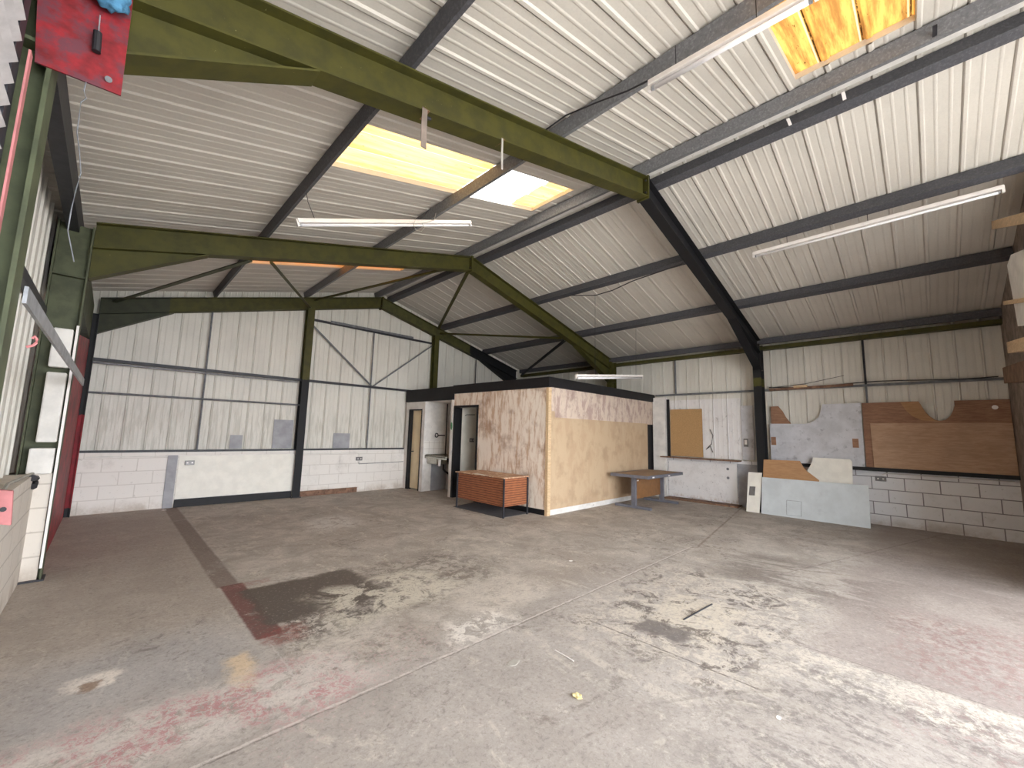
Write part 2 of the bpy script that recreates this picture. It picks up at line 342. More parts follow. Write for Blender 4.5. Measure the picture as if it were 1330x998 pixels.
# ------------------------------------------------------------------ mesh builder
class MB:
    def __init__(s): s.v = []; s.f = []
    def add(s, vs, fs):
        k = len(s.v); s.v += [V(a) for a in vs]; s.f += [tuple(i+k for i in f) for f in fs]; return s
    def box(s, a, b):
        x0, x1 = sorted((a[0], b[0])); y0, y1 = sorted((a[1], b[1])); z0, z1 = sorted((a[2], b[2]))
        return s.add([(x0,y0,z0),(x1,y0,z0),(x1,y1,z0),(x0,y1,z0),(x0,y0,z1),(x1,y0,z1),(x1,y1,z1),(x0,y1,z1)],
              [(0,3,2,1),(4,5,6,7),(0,1,5,4),(1,2,6,5),(2,3,7,6),(3,0,4,7)])
    def sweep(s, prof, A, B, side, up):
        """closed profile [(a, b)] (a along side, b along up) swept from A to B"""
        A, B, side, up = V(A), V(B), V(side), V(up); n = len(prof)
        vs = [A+side*a+up*b for a, b in prof] + [B+side*a+up*b for a, b in prof]
        return s.add(vs, [(i, (i+1) % n, n+(i+1) % n, n+i) for i in range(n)] + [tuple(range(n))[::-1], tuple(range(n, 2*n))])
    def bar(s, A, B, w, h, up=(0, 0, 1)):
        A, B = V(A), V(B); d = (B-A).normalized(); side = d.cross(V(up)).normalized(); u = side.cross(d)
        return s.sweep([(-w/2,-h/2),(w/2,-h/2),(w/2,h/2),(-w/2,h/2)], A, B, side, u)
    def angle(s, A, B, w, t=.008, up=(0, 0, 1)):
        A, B = V(A), V(B); d = (B-A).normalized(); side = d.cross(V(up)).normalized(); u = side.cross(d)
        return s.sweep([(0,0),(w,0),(w,t),(t,t),(t,w),(0,w)], A, B, side, u)
    def ibeam(s, A, B, W, H, tf=.012, tw=.01, up=(0, 0, 1)):
        """A, B run along the centre of the top flange's upper face"""
        A, B = V(A), V(B); d = (B-A).normalized(); side = d.cross(V(up)).normalized(); u = side.cross(d)
        a = W/2; c = tw/2
        pr = [(-a,0),(-a,-tf),(-c,-tf),(-c,-H+tf),(-a,-H+tf),(-a,-H),(a,-H),(a,-H+tf),(c,-H+tf),(c,-tf),(a,-tf),(a,0)]
        return s.sweep(pr, A, B, side, u)
    def tube(s, pts, r, n=8):
        pts = [V(p) for p in pts]; rings = []
        for i, p in enumerate(pts):
            d = (pts[min(i+1, len(pts)-1)] - pts[max(i-1, 0)]).normalized()
            a = d.cross(V((0, 0, 1))); a = a if a.length > .05 else d.cross(V((1, 0, 0))); a.normalize(); b = d.cross(a)
            rings.append([p + a*(r*math.cos(2*math.pi*j/n)) + b*(r*math.sin(2*math.pi*j/n)) for j in range(n)])
        vs = [q for R_ in rings for q in R_]; fs = []
        for i in range(len(pts)-1):
            for j in range(n): fs.append((i*n+j, i*n+(j+1) % n, (i+1)*n+(j+1) % n, (i+1)*n+j))
        fs += [tuple(range(n))[::-1], tuple(range((len(pts)-1)*n, len(pts)*n))]
        return s.add(vs, fs)
    def plate(s, outline, nrm, th):
        """closed 3-D outline given a real thickness along nrm"""
        o = [V(p) for p in outline]; n = len(o); k = V(nrm).normalized()*th
        return s.add(o + [p+k for p in o], [tuple(range(n))[::-1], tuple(range(n, 2*n))] + [(i, (i+1) % n, n+(i+1) % n, n+i) for i in range(n)])
    def build(s, name, mat, parent=None, bevel=0, smooth=False):
        bb = [min(p[i] for p in s.v) for i in range(3)], [max(p[i] for p in s.v) for i in range(3)]
        org = V(((bb[0][0]+bb[1][0])/2, (bb[0][1]+bb[1][1])/2, bb[0][2]))
        if parent is not None:
            pl = parent['_o']; off = V(pl)
        me = bpy.data.meshes.new(name); me.from_pydata([p-org for p in s.v], [], s.f)
        bm = bmesh.new(); bm.from_mesh(me); bmesh.ops.recalc_face_normals(bm, faces=bm.faces); bm.to_mesh(me); bm.free()
        me.materials.append(mat); ob = bpy.data.objects.new(name, me); COL.objects.link(ob)
        if smooth:
            for p in me.polygons: p.use_smooth = True
        ob['_o'] = list(org)
        if parent is not None: ob.parent = parent; ob.location = org - off
        else: ob.location = org
        if bevel:
            m = ob.modifiers.new('bevel', 'BEVEL'); m.width = bevel; m.segments = 2; m.limit_method = 'ANGLE'
        return ob
def box(a, b): return MB().box(a, b)
def thing(name, label, cat, loc, group=None):
    o = bpy.data.objects.new(name, None); COL.objects.link(o); o.empty_display_size = .1
    o.location = loc; o['_o'] = list(loc); return tag(o, label, cat, group)
def tag(o, label, cat, group=None, kind=None):
    o['label'] = label; o['category'] = cat
    if group: o['group'] = group
    if kind: o['kind'] = kind
    return o
def struct(name, mb, mat, label=None, parent=None, **k):
    o = mb.build(name, mat, parent, **k)
    if parent is None:
        o['kind'] = 'structure'
        if label: o['label'] = label
    return o

# ------------------------------------------------------------------ floor, outdoor apron
struct('floor', box((-.85, -3.05, -.15), (10.45, 10.05, 0)), M['floor'], 'worn stained concrete warehouse floor')
struct('ground', box((-30, -40, -.2), (40, -3.05, -.02)), M['apron'], 'pale concrete yard outside the open door')  # unseen yard, made pale to bounce daylight up to the ceiling

# ------------------------------------------------------------------ sheets with ribs
PIT = .305
def ribs(lo, hi, start, rw=.036, rh=.013, minor=True):
    """profile stations [(coordinate, height)] of a ribbed sheet between lo and hi; height grows into the room"""
    st = []
    k = math.ceil((lo-start)/PIT - 1)
    while start + k*PIT < hi + PIT:
        c = start + k*PIT
        st += [(c-rw/2-.006, 0), (c-rw/2+.006, rh), (c+rw/2-.006, rh), (c+rw/2+.006, 0), (c+rw/2+.0065, -.014), (c+rw/2+.0115, -.014), (c+rw/2+.012, 0)]
        if minor:
            for q in (.33, .67): m = c + PIT*q; st += [(m-.016, 0), (m-.006, .004), (m+.006, .004), (m+.016, 0)]
        k += 1
    st = sorted(st); out = [s_ for s_ in st if lo < s_[0] < hi]
    return [(lo, 0)] + out + [(hi, 0)]
def roof_sheet(mb, x0, x1, y0, y1):
    st = ribs(y0, y1, 1.02)
    vs = []
    for y, h in st: vs += [(x0, y, zroof(x0)-h), (x1, y, zroof(x1)-h)]
    n = len(st); fs = [(2*i, 2*i+1, 2*i+3, 2*i+2) for i in range(n-1)]
    k = len(vs)
    vs2 = [(v[0], v[1], v[2]+.06) for v in vs]
    mb.add(vs, fs); mb.add(vs2, fs)
    # close the four edges so the sheet has a thickness
    a, b = (x0, y0, zroof(x0)), (x1, y0, zroof(x1)); c, d = (x1, y1, zroof(x1)), (x0, y1, zroof(x0))
    up = V((0, 0, .06))
    for p, q in ((a, b), (b, c), (c, d), (d, a)): mb.add([V(p), V(q), V(q)+up, V(p)+up], [(0, 1, 2, 3)])
E0, E1, Y0S, Y1S = -.75, 10.3, -3.05, 9.95
holes = [(1.30, 4.42, -.18, .65), (1.27, 4.40, 3.30, 4.12), (1.27, 4.15, 7.08, 7.72)]
left = MB(); ys = [Y0S]
for h in holes:
    roof_sheet(left, E0, XR, ys[-1], h[2]); roof_sheet(left, E0, h[0], h[2], h[3]); roof_sheet(left, h[1], XR, h[2], h[3]); ys.append(h[3])
roof_sheet(left, E0, XR, ys[-1], Y1S)
struct('ceiling_left', left, M['roof'], 'white ribbed roof sheets of the left slope with three rooflights')
right = MB(); roof_sheet(right, E1, XR, Y0S, Y1S)
struct('ceiling_right', right, M['roof'], 'white ribbed roof sheets of the right slope')

def rooflight(name, x0, x1, y0, y1, mat, label, parent=None):
    st = ribs(y0-.03, y1+.03, 1.02, .05, .02, False); vs = []
    for y, h in st: vs += [(x0, y, zroof(x0)+.066-h), (x1, y, zroof(x1)+.066-h)]
    n = len(st); mb = MB(); mb.add(vs, [(2*i, 2*i+1, 2*i+3, 2*i+2) for i in range(n-1)])
    return struct(name, mb, mat, label, parent)
rooflight('window_1', 1.25, 4.47, -.18, .65, M['grp_dirty'], 'dirty yellow glass fibre rooflight at top right of the left slope')
w2 = rooflight('window_2', 1.22, 2.98, 3.30, 4.12, M['grp_yellow'], 'yellowed glass fibre rooflight between the two nearest green rafters')
rooflight('pane', 2.98, 3.95, 3.30, 4.12, M['grp_clear'], None, w2)
rooflight('pane', 3.95, 4.45, 3.30, 4.12, M['grp_yellow'], None, w2)
rooflight('window_3', 1.22, 4.20, 7.08, 7.72, M['grp_far'], 'brown dirty rooflight in the bay next to the back wall')

def clad(mb, axis, plane, into, lo, hi, z0, ztops, start, c):
    """vertical wall sheet; axis 0: runs along x at y=plane, axis 1: along y at x=plane; into = +-1 towards the room"""
    st = ribs(lo, hi, start, .022, .018)
    lo_, up_ = [], []
    for q, h in st:
        zt = ztops(q)
        p = (q, plane+into*h) if axis == 0 else (plane+into*h, q)
        lo_.append((*p, z0)); up_.append((*p, zt))
    n = len(st); mb.add(lo_+up_, [(i, i+1, n+i+1, n+i) for i in range(n-1)])
    # outer skin
    lo2, up2 = [], []
    for q, h in ((lo, 0), (hi, 0)) if axis else ((lo, 0), (XR, 0), (hi, 0)):
        p = (q, plane-into*.06) if axis == 0 else (plane-into*.06, q)
        lo2.append((*p, z0)); up2.append((*p, ztops(q)))
    m = len(lo2); mb.add(lo2+up2, [(i, i+1, m+i+1, m+i) for i in range(m-1)])
mb = MB(); clad(mb, 0, YG+.1, -1, -.6, XW+.05, .98, lambda x: zroof(x)+.02, .2, None)
struct('wall_back', mb, M['clad'], 'white ribbed sheeting of the back gable wall')
mb = MB(); clad(mb, 1, XW+.02, -1, -1.1, 9.85, .98, lambda y: zroof(XW), 1.664, None)
struct('wall_right', mb, M['clad'], 'white ribbed sheeting of the right-hand wall')
mb = MB(); clad(mb, 1, -.62, 1, -3.0, 9.85, .98, lambda y: zroof(-.62), .2, None)
struct('wall_left', mb, M['clad'], 'white ribbed sheeting of the left-hand wall')

# block walls below the sheets
mb = MB(); mb.box((-.6, YG, 0), (XW, YG+.22, 1.0)); struct('wall_back_blocks', mb, M['blocks_back'], 'low white painted block wall under the back sheeting')
struct('trim_1', box((-.4, YG-.02, 1.0), (5.62, YG+.1, 1.035)), M['darkmetal'], 'dark metal sill strip on the back block wall')
struct('wall_right_blocks', box((XW, YN, 0), (XW+.22, YG+.22, 1.0)), M['blocks_right'], 'low white painted block wall under the right-hand sheeting')
struct('trim_2', box((XW-.11, YN, .965), (XW+.1, 2.6, 1.03)), M['black'], 'dark sill strip on the right-hand block wall')
mb = MB(); mb.box((-.72, 2.6, 0), (-.44, 6.17, 1.0)); mb.box((-.72, 6.0, 0), (-.33, 6.17, 1.0)); mb.box((-.72, 6.17, 0), (-.57, 9.9, 1.0)); mb.box((-.72, -3.0, 0), (-.57, 2.6, 1.0))
struct('wall_left_blocks', mb, M['blocks_left'], 'low rough white painted block wall at the left edge')
# wall panelling between the green column and the far corner
o = struct('wall_left_far', box((-.555, 6.25, 2.88), (-.36, 9.66, 3.45)), M['grey_olive'], 'olive painted girder panel above the red sheet')
mb = MB().plate([(-.35, 7.2, 0), (-.35, 9.63, 0), (-.35, 9.63, 2.86), (-.35, 6.3, 2.45), (-.35, 6.3, 0)], (-1, 0, 0), .02)
tag(mb.build('red_steel_panel', M['red']), 'tall red painted steel panel lining the left wall behind the green column', 'wall panel')

# near gable with an unseen wide doorway, set back to spread the daylight evenly
mb = MB()
mb.plate([(6.6, YN, 0), (XW+.25, YN, 0), (XW+.25, YN, zroof(XW+.25)), (6.6, YN, zroof(6.6))], (0, -1, 0), .22)
mb.box((6.6, YD-.2, 0), (6.8, YN-.22, zroof(6.8)))
mb.plate([(-.8, YD, 3.5), (6.6, YD, 3.5), (6.6, YD, zroof(6.6)), (XR, YD, zroof(XR)), (-.8, YD, zroof(-.8))], (0, -1, 0), .2)
mb.box((-.8, YD-.2, 0), (-.5, YD, 3.5))
struct('wall_front', mb, M['concrete'], 'dark concrete front wall around an unseen doorway set back for even light')

# ------------------------------------------------------------------ steel frames
def rafter(y, side, mat, label, haunch=True, top_x=None, cap=True, hm=None):
    s = 1 if side == 'right' else -1
    xe = 9.745 if s > 0 else XL+.002
    root = thing('steel_rafter', label, 'steel beam', (XR+s*2.4, y, ztop(XR+s*2.4)-.3), None)
    H_, a_, c_, tf = .28, .075, .005, .012
    pr = [(-a_,0),(-a_,-tf),(-c_,-tf),(-c_,-H_+tf),(-a_,-H_+tf),(-a_,-H_),(a_,-H_),(a_,-H_+tf),(c_,-H_+tf),(c_,-tf),(a_,-tf),(a_,0)]
    MB().sweep(pr, (XR+s*.021, y, ztop(XR+.021)), (xe, y, ztop(xe)), (0, 1, 0), (0, 0, 1)).build('beam', mat, root)
    if haunch:
        xi = 9.745 if s > 0 else XL+.002; xs = 8.19 if s > 0 else .64; zb = 2.98 if s > 0 else 2.99
        mb = MB(); zs = ztop(xs)-.278
        mb.plate([(xs, y-.005, zs), (xi, y-.005, zb), (xi, y-.005, ztop(xi)-.26)], (0, 1, 0), .01)
        mb.bar((xs-s*.03, y, zs+.004), (xi, y, zb), .15, .012)
        mb.build('haunch', hm or mat, root)
    if cap:
        mb = MB(); mb.box((XR+s*.001, y-.085, ZR-.31), (XR+s*.02, y+.085, ZR+.01)); ep = mb.build('end_plate', mat, root)
        for dz in (.06, .23):
            for dy in (-.05, .05):
                MB().tube([(XR+s*.02, y+dy, ZR-dz), (XR+s*.04, y+dy, ZR-dz)], .012, 6).build('bolt', M['darkmetal'], ep)
    return root
rafter(Y1, 'left', M['olive'], 'nearest olive green rafter running from the top left corner to the ridge')
rafter(Y1, 'right', M['black_steel'], 'black rafter falling from the ridge to the black column on the right wall')
rafter(Y2, 'left', M['olive'], 'olive green rafter of the middle frame, left of its ridge')
rafter(Y2, 'right', M['olive'], 'olive green rafter of the middle frame, running down behind the hanging lamp')
gl = bands('gable_left_rafter_paint', 0, [(.6, (58, 60, 44)), (99, OLIVE)])
rafter(YG-.02, 'left', gl, 'olive green rafter against the back wall, left half of the gable')
gr = bands('gable_right_rafter_paint', 0, [(7.7, (80, 79, 44)), (99, BLACK)])
rafter(YG-.02, 'right', gr, 'rafter against the back wall, right half, green turning black above the cabin')

def column(x_in, y, s, z1, mat, label, depth=.26, W=.15, z0=0, name='steel_column', plates=True):
    """s=+1 column body extends to +x from its inner flange x_in"""
    root = thing(name, label, 'steel column', (x_in+s*depth/2, y, z0))
    MB().ibeam((x_in, y, z0), (x_in, y, z1), W, depth, .014, .01, up=(-s, 0, 0)).build('shaft', mat, root)
    if plates:
        MB().box((x_in-s*.02, y-W/2-.02, z0), (x_in+s*(depth+.02), y+W/2+.02, z0+.015)).build('base_plate', M['darkmetal'], root)
        MB().box((x_in, y-W/2+.004, 2.97), (x_in+s*depth, y+W/2-.004, 2.985)).build('stiffener', mat, root)
    return root
column(XL, Y1, -1, ztop(-.55), M['left_col'], 'near dull green column at the left edge, under the red plate')
column(XL, Y2, -1, ztop(-.55), M['grey_olive'], 'dull green column rising from the white block pier, left wall')
column(9.76, 2.44, 1, ztop(10.02), M['black_col'], 'black column on the right wall beside the leaning boards')
column(9.76, Y2, 1, ztop(10.02), M['post'], 'green column on the right wall mostly hidden behind the cabin')
column(XL-.08, YG-.06, 1, ztop(-.3)-.28, M['corner'], 'black and red corner post at the far left corner', depth=.1, W=.1, plates=False, name='corner_post')
def gpost(x, zt, label):
    root = thing('gable_post', label, 'steel column', (x, YG-.02, 0))
    MB().ibeam((x, YG-.12, 0), (x, YG-.12, zt), .15, .16, .012, .01, up=(0, -1, 0)).build('shaft', M['post'], root)
    MB().box((x-.1, YG-.14, 0), (x+.1, YG+.02, .012)).build('base_plate', M['darkmetal'], root)
gpost(3.03, ztop(3.03)-.27, 'back wall post left of the gable peak, black below and green above')
gpost(6.43, ztop(6.43)-.27, 'back wall post right of the gable peak, rising behind the cabin roof')

# purlins
def purlin(x, mat, label, depth=.13, flip=1, y0=None, y1=YG+.08, shift=0, w=.07):
    y0 = YD+.01 if x < 5.9 else YN+.01
    z = zroof(x) - .003; t = .012
    s = flip
    pr = [(0, 0), (s*w, 0), (s*w, -t), (s*t, -t), (s*t, -depth+t), (s*w, -depth+t), (s*w, -depth), (0, -depth)]
    tilt = -MS*(1 if x > XR else -1)
    side = V((1, 0, tilt)).normalized(); up = V((-tilt, 0, 1)).normalized()
    A = V((x, y0, z-.0)); B = V((x, y1, z))
    # stop short of the ribs so that sheet and purlin only touch
    A -= up*.013; B -= up*.013
    o = MB().sweep([(a, b) for a, b in pr], A, B, side, up).build('purlin', mat)
    return tag(o, label, 'roof beam')
PD = .137
purlin(1.22, M['purlin_dark'], 'second purlin up the left slope, starting at the top edge left of centre', .12, w=.035)
purlin(2.88, M['purlin_grey'], 'purlin up the left slope crossing the yellowed rooflight, below the ridge', .13, w=.05)
purlin(4.56, M['purlin_grey'], 'grey ridge purlin on the left side of the ridge', PD)
purlin(4.94, M['purlin_dark'], 'dark ridge purlin on the right side of the ridge', PD, w=.12)
purlin(6.60, M['purlin_dark'], 'purlin down the right slope just above the long strip light', PD, w=.12)
purlin(8.30, M['purlin_dark'], 'purlin low on the right slope between the strip light and the eaves', PD, w=.12)
tag(box((9.93, YN, zroof(9.97)-.155), (9.99, YG, zroof(9.99)-.03)).build('eaves_purlin', M['purlin_dark']), 'dark eaves purlin along the top of the right wall', 'roof beam')
tag(box((9.99, YN, zroof(9.99)-.27), (10.14, YG, zroof(10.0)-.19)).build('eaves_beam', M['olive']), 'dark green eaves beam along the top of the right wall', 'steel beam')
tag(box((-.5, YD, zroof(-.41)-.27), (-.41, YG-.1, zroof(-.5)-.03)).build('eaves_purlin', M['darkmetal']), 'dark eaves beam along the top of the left wall', 'roof beam')
# white flash under the ridge
tag(MB().box((4.64, YD, ZR+.10), (4.89, YG, ZR+.115)).build('ridge_flashing', M['white_paint']), 'pale flashing strip between the two ridge purlins', 'flashing')

# roof bracing next to the gable
def brace(a, b, label, mat=M['olive'], w=.055, group=None):
    return tag(MB().angle(a, b, w, .008).build('brace', mat), label, 'steel brace', group)
def rb(x, y, d=.33): return (x, y, ztop(x)-d)
brace(rb(-.1, 9.62, .1), rb(1.15, 6.15, .3), 'roof brace from the far left corner to the middle frame', M['grey_olive'])
brace(rb(1.35, 6.15, .3), rb(2.96, 9.6, .25), 'short roof brace rising left of the tall gable post', M['olive'])
brace(rb(3.1, 9.6, .1), rb(4.4, 6.15, .22), 'roof brace from the tall gable post up towards the ridge')
brace(rb(4.72, 6.15, .3), rb(6.4, 9.58, .1), 'roof brace from the middle ridge to the gable post behind the cabin')
brace(rb(6.5, 9.58, .2), rb(7.75, 6.15, .3), 'nearly level roof brace above the cabin')
brace(rb(7.85, 6.15, .3), rb(9.9, 9.6, .1), 'dark roof brace running to the far right corner', M['black_steel'])

# gable rails, rods and the V brace
def rod(a, b, r, mat, label, cat='steel rod', name='rod'):
    return tag(MB().tube([a, b], r, 8).build(name, mat), label, cat)
yr = YG+.02
tag(MB().bar((-.28, yr, 2.56), (9.4, yr, 2.56), .07, .05).build('sheeting_rail', M['darkmetal']), 'dark rail across the back wall at door height', 'wall rail')
tag(MB().tube([(-.28, yr-.07, 2.50), (2.9, yr-.07, 2.50)], .018).build('conduit', M['galv']), 'grey conduit just under the upper rail of the back wall', 'pipe')
tag(MB().tube([(-.28, yr-.02, 2.0), (3.0, yr-.02, 2.0)], .018).build('conduit', M['midmetal']), 'grey conduit on the back wall left of the tall post', 'pipe')
tag(MB().bar((3.1, yr, 3.98), (6.33, yr, 3.98), .05, .045).build('sheeting_rail', M['darkmetal']), 'upper dark rail of the gable above the V brace', 'wall rail')
tag(MB().bar((3.5, yr-.06, 4.0), (5.7, yr-.06, 4.02), .03, .05).build('steel_channel', M['midmetal']), 'loose channel lying along the upper gable rail', 'metal channel')
rod((1.25, yr, 1.04), (1.25, yr, 3.72), .016, M['midmetal'], 'thin upright rod left on the back wall')
rod((4.61, yr, 1.04), (4.61, yr, 3.96), .016, M['midmetal'], 'thin upright rod under the gable peak')
rod((8.0, yr, 2.6), (8.0, yr, 3.75), .014, M['darkmetal'], 'thin upright rod above the cabin roof')
vb = thing('gable_brace', 'V shaped brace of two dark bars under the gable peak', 'steel brace', (4.63, yr-.03, 2.57))
MB().bar((3.11, yr-.03, 3.84), (4.62, yr-.03, 2.58), .03, .03, (0, 1, 0)).build('bar', M['midmetal'], vb)
MB().bar((4.65, yr-.03, 2.58), (6.33, yr-.03, 3.90), .03, .03, (0, 1, 0)).build('bar', M['midmetal'], vb)
# right wall
xr_ = XW-.05
tag(MB().bar((xr_, YN, 2.56), (xr_, 4.9, 2.56), .06, .04).build('sheeting_rail', M['midmetal']), 'grey rail along the right wall above the boards', 'wall rail')
tag(MB().bar((xr_-.05, .9, 2.58), (xr_-.05, 2.3, 2.56), .05, .05).build('timber_batten', M['brown_wood']), 'brown batten on the right wall rail beside the black column', 'timber')
tag(box((xr_-.12, 1.62, 2.575), (xr_-.06, 1.85, 2.62)).build('timber_offcut', M['pale_wood']), 'small pale offcut on the brown batten', 'timber')
tag(MB().tube([(xr_-.06, y, 2.6+.02*math.sin(y*3)) for y in [-.9+.2*i for i in range(17)]], .01, 6).build('cable', M['cable']), 'black cable lying along the right wall rail', 'cable')
tag(MB().tube([P(1000, 504, 'x', 10.12), P(1045, 499, 'x', 10.12), P(1096, 488, 'x', 10.12)], .005, 5).build('cable', M['cable']), 'thin wire standing off the right wall above the plywood', 'cable')
rod((xr_, .72, 2.58), (xr_, .72, 3.46), .018, M['darkmetal'], 'upright rod on the right wall above the plywood panels')
rod((xr_, .72, 1.03), (xr_, .72, 2.54), .016, M['midmetal'], 'upright rod mostly behind the grey cut-out board')
rod((xr_, 4.37, 2.58), (xr_, 4.37, 3.46), .022, M['midmetal'], 'upright pipe on the right wall above the chipboard sheet')
# left wall rail and strut
tag(MB().bar((-.56, 2.5, 2.56), (-.56, 5.97, 2.56), .05, .08).build('sheeting_rail', M['darkmetal']), 'dark rail on the left wall between the two green columns', 'wall rail')
tag(MB().bar(P(33, 383, 'y', 2.5), P(108, 497, 'y', 6.0), .012, .07).build('strut', M['galv']), 'grey galvanised strut from the near left column to the white pier', 'steel strut')

# ------------------------------------------------------------------ left edge: pier, shutter, red plate
pier = thing('block_pier', 'stack of white painted blocks inside the left green column', 'block pier', (-.38, 5.97, 1.0))
for z0, z1, x0 in ((1.0, 1.245, -.5), (1.30, 1.98, -.47), (2.03, 2.42, -.47)):
    MB().box((x0, 5.93, z0), (-.335, 6.04, z1)).build('block', M['white_paint'], pier, bevel=.012)
MB().box((-.322, 5.965, .12), (-.303, 5.972, 2.47)).build('edge_strip', M['white_enamel'], pier)
sh = thing('roller_shutter', 'white roller shutter curtain hanging at the top left edge', 'roller shutter', (-.36, 1.1, 2.15))
mb = MB(); z = 2.15
prof = []
while z < 3.62:
    prof += [(0, z), (-.004, z+.004), (-.022, z+.02), (-.028, z+.04), (-.022, z+.06), (-.004, z+.076)]; z += .08
prof.append((0, z)); pr = [(a-.34, b) for a, b in prof]
vs = [(a, -.6, b) for a, b in pr] + [(a, 2.08, b) for a, b in pr] + [(a-.012, -.6, b) for a, b in pr] + [(a-.012, 2.08, b) for a, b in pr]
n = len(pr); fs = []
for i in range(n-1):
    fs += [(i, i+1, n+i+1, n+i), (2*n+i, 2*n+i+1, 3*n+i+1, 3*n+i), (n+i, n+i+1, 3*n+i+1, 3*n+i), (i, i+1, 2*n+i+1, 2*n+i)]
mb.add(vs, fs); mb.build('curtain', M['shutter'], sh)
MB().box((-.37, -.6, 2.09), (-.33, 2.08, 2.15)).build('bottom_rail', M['galv'], sh)
MB().box((-.40, 2.10, 0.0), (-.355, 2.19, 3.3)).build('guide', M['darkmetal'], sh)
MB().box((-.336, 2.16, 0.0), (-.330, 2.2, 2.82)).build('guide_edge', M['pink'], sh)
pl = thing('shutter_end_plate', 'faded red steel plate with a black pull handle, top left corner', 'steel plate', (-.22, 2.327, 2.85))
pp = MB().plate([P(45, 80, 'y', 2.327), P(157, 124, 'y', 2.327), P(172, 8, 'y', 2.327), P(176, -40, 'y', 2.327), P(52, -80, 'y', 2.327)], (0, 1, 0), .008).build('plate', M['plate_red'], pl)
MB().tube([P(130, 20, 'y', 2.312), P(128, 42, 'y', 2.312)], .0025, 6).build('pull_wire', M['galv'], pl)
MB().tube([P(127, 42, 'y', 2.31), P(126, 55, 'y', 2.31), P(125, 67, 'y', 2.31)], .014, 10).build('handle', M['cable'], pl)
MB().tube([P(141, 103, 'y', 2.325), P(141, 103, 'y', 2.315)], .012, 10).build('bolt', M['midmetal'], pp)
mb = MB(); bm = bmesh.new(); bmesh.ops.create_icosphere(bm, subdivisions=3, radius=1)
c = P(143, -6, 'y', 2.28)
for v_ in bm.verts:
    k = 1 + .22*math.sin(7*v_.co.x+3*v_.co.z) * math.cos(6*v_.co.y+2*v_.co.x)
    v_.co = V((v_.co.x*.062*k, v_.co.y*.03*k, v_.co.z*.062*k)) + c
mb.add([v_.co.copy() for v_ in bm.verts], [tuple(v_.index for v_ in f.verts) for f in bm.faces]); bm.free()
tag(mb.build('blue_rag', M['blue'], smooth=True), 'bunched blue rag on top of the red plate', 'rag')
def cab(pts, y, r, label, mat=None, name='cable'):
    return tag(MB().tube([P(a, b, 'y', y) for a, b in pts], r, 6).build(name, mat or M['cable']), label, 'cable')
cab([(112, 106), (109, 118), (112, 128), (105, 133), (103, 150), (100, 172), (103, 195), (105, 225), (99, 245), (93, 270), (88, 300), (93, 325), (96, 340)], 2.33, .0022, 'thin tangled cord hanging under the red plate', M['midmetal'])
mb = MB().tube([P(a, b, 'y', 2.3) for a, b in ((34, 451), (38, 450), (43, 449), (47, 446), (48, 441), (45, 437), (42, 440))], .005, 6)
tag(mb.build('hook', M['pink']), 'small pinkish hook on the near left column', 'hook')
bx = thing('junction_box', 'pinkish metal plate with a hole at the left edge of the photo', 'electrical box', P(9, 683, 'y', 3.0))
MB().plate([P(-8, 636, 'y', 3.0), P(17, 638, 'y', 3.0), P(14, 683, 'y', 3.0), P(-12, 681, 'y', 3.0)], (0, 1, 0), .03).build('plate', M['pink'], bx, bevel=.003)
MB().tube([P(4, 662, 'y', 2.999), P(4, 662, 'y', 2.992)], .011, 10).build('screw', M['cable'], bx)
tag(MB().tube([(-.46, 4.4, 1.012), (-.5, 5.0, 1.012), (-.47, 5.6, 1.012), (-.45, 5.9, 1.012)], .012, 6).build('rope', M['cord']), 'pale rope lying on the low left wall', 'rope')
tag(MB().tube([(-.43, 5.7, .99), (-.425, 5.86, .97), (-.43, 5.9, .93), (-.428, 5.8, .9)], .028, 7).build('cable_bundle', M['cable']), 'black cable bundle at the foot of the white pier', 'cable')

# ------------------------------------------------------------------ lamps
def batten(name, A, B, label, hang=None, r=.016, down=(0, 0, -1)):
    A, B = V(A), V(B); d = (B-A).normalized(); dn = V(down)
    root = thing(name, label, 'strip light', (A+B)/2)
    MB().bar(A, B, .055, .045).build('housing', M['white_enamel'], root, bevel=.006)
    off = dn*.048
    tb = MB().tube([A+d*.03+off, B-d*.03+off], r, 12).build('tube', M['tube'], root, smooth=True)
    for e, s_ in ((A, 1), (B, -1)):
        MB().tube([e+off+d*s_*.028, e+off+d*s_*.045], r+.0015, 12).build('end_cap', M['galv'], tb)
        MB().bar(e+off*.5-d*s_*.004, e+off*.5+d*s_*.018, .034, .075).build('lamp_holder', M['white_enamel'], root)
    for h0, h1 in hang or []:
        MB().tube([h0, h1], .0035, 5).build('hanger', M['cable'], root)
    return root
def pz(px, py, x): return P(px, py, 'x', x)
A, B = P(843, 110, 'x', 2.78), P(1062, -14, 'x', 2.78)
B.z = A.z + (B.z-A.z)
batten('strip_light', A, B, 'strip light under the purlin at the top edge, left of the dirty rooflight', [(A*.8+B*.2, A*.8+B*.2+V((0, 0, .2))), (A*.3+B*.7, A*.3+B*.7+V((0, 0, .2)))], r=.019)
A, B = P(978, 330, 'x', 6.66), P(1304, 243, 'x', 6.66)
batten('strip_light', A, B, 'long strip light hung below the right slope purlin', [(A*.82+B*.18, A*.82+B*.18+V((0, 0, .16))), (A*.46+B*.54, A*.46+B*.54+V((0, 0, .16)))])
A, B = P(386, 287, 'y', 4.5), P(611, 289, 'y', 4.5)
lm = batten('strip_light', A, B, 'strip light hung level with the yellowed rooflight above the middle frame', [(P(409, 285, 'y', 4.5), P(400, 262, 'y', 4.5)), (P(400, 262, 'y', 4.5), P(398, 250, 'y', 4.5)), (P(545, 286, 'y', 4.5), P(560, 270, 'y', 4.5))])
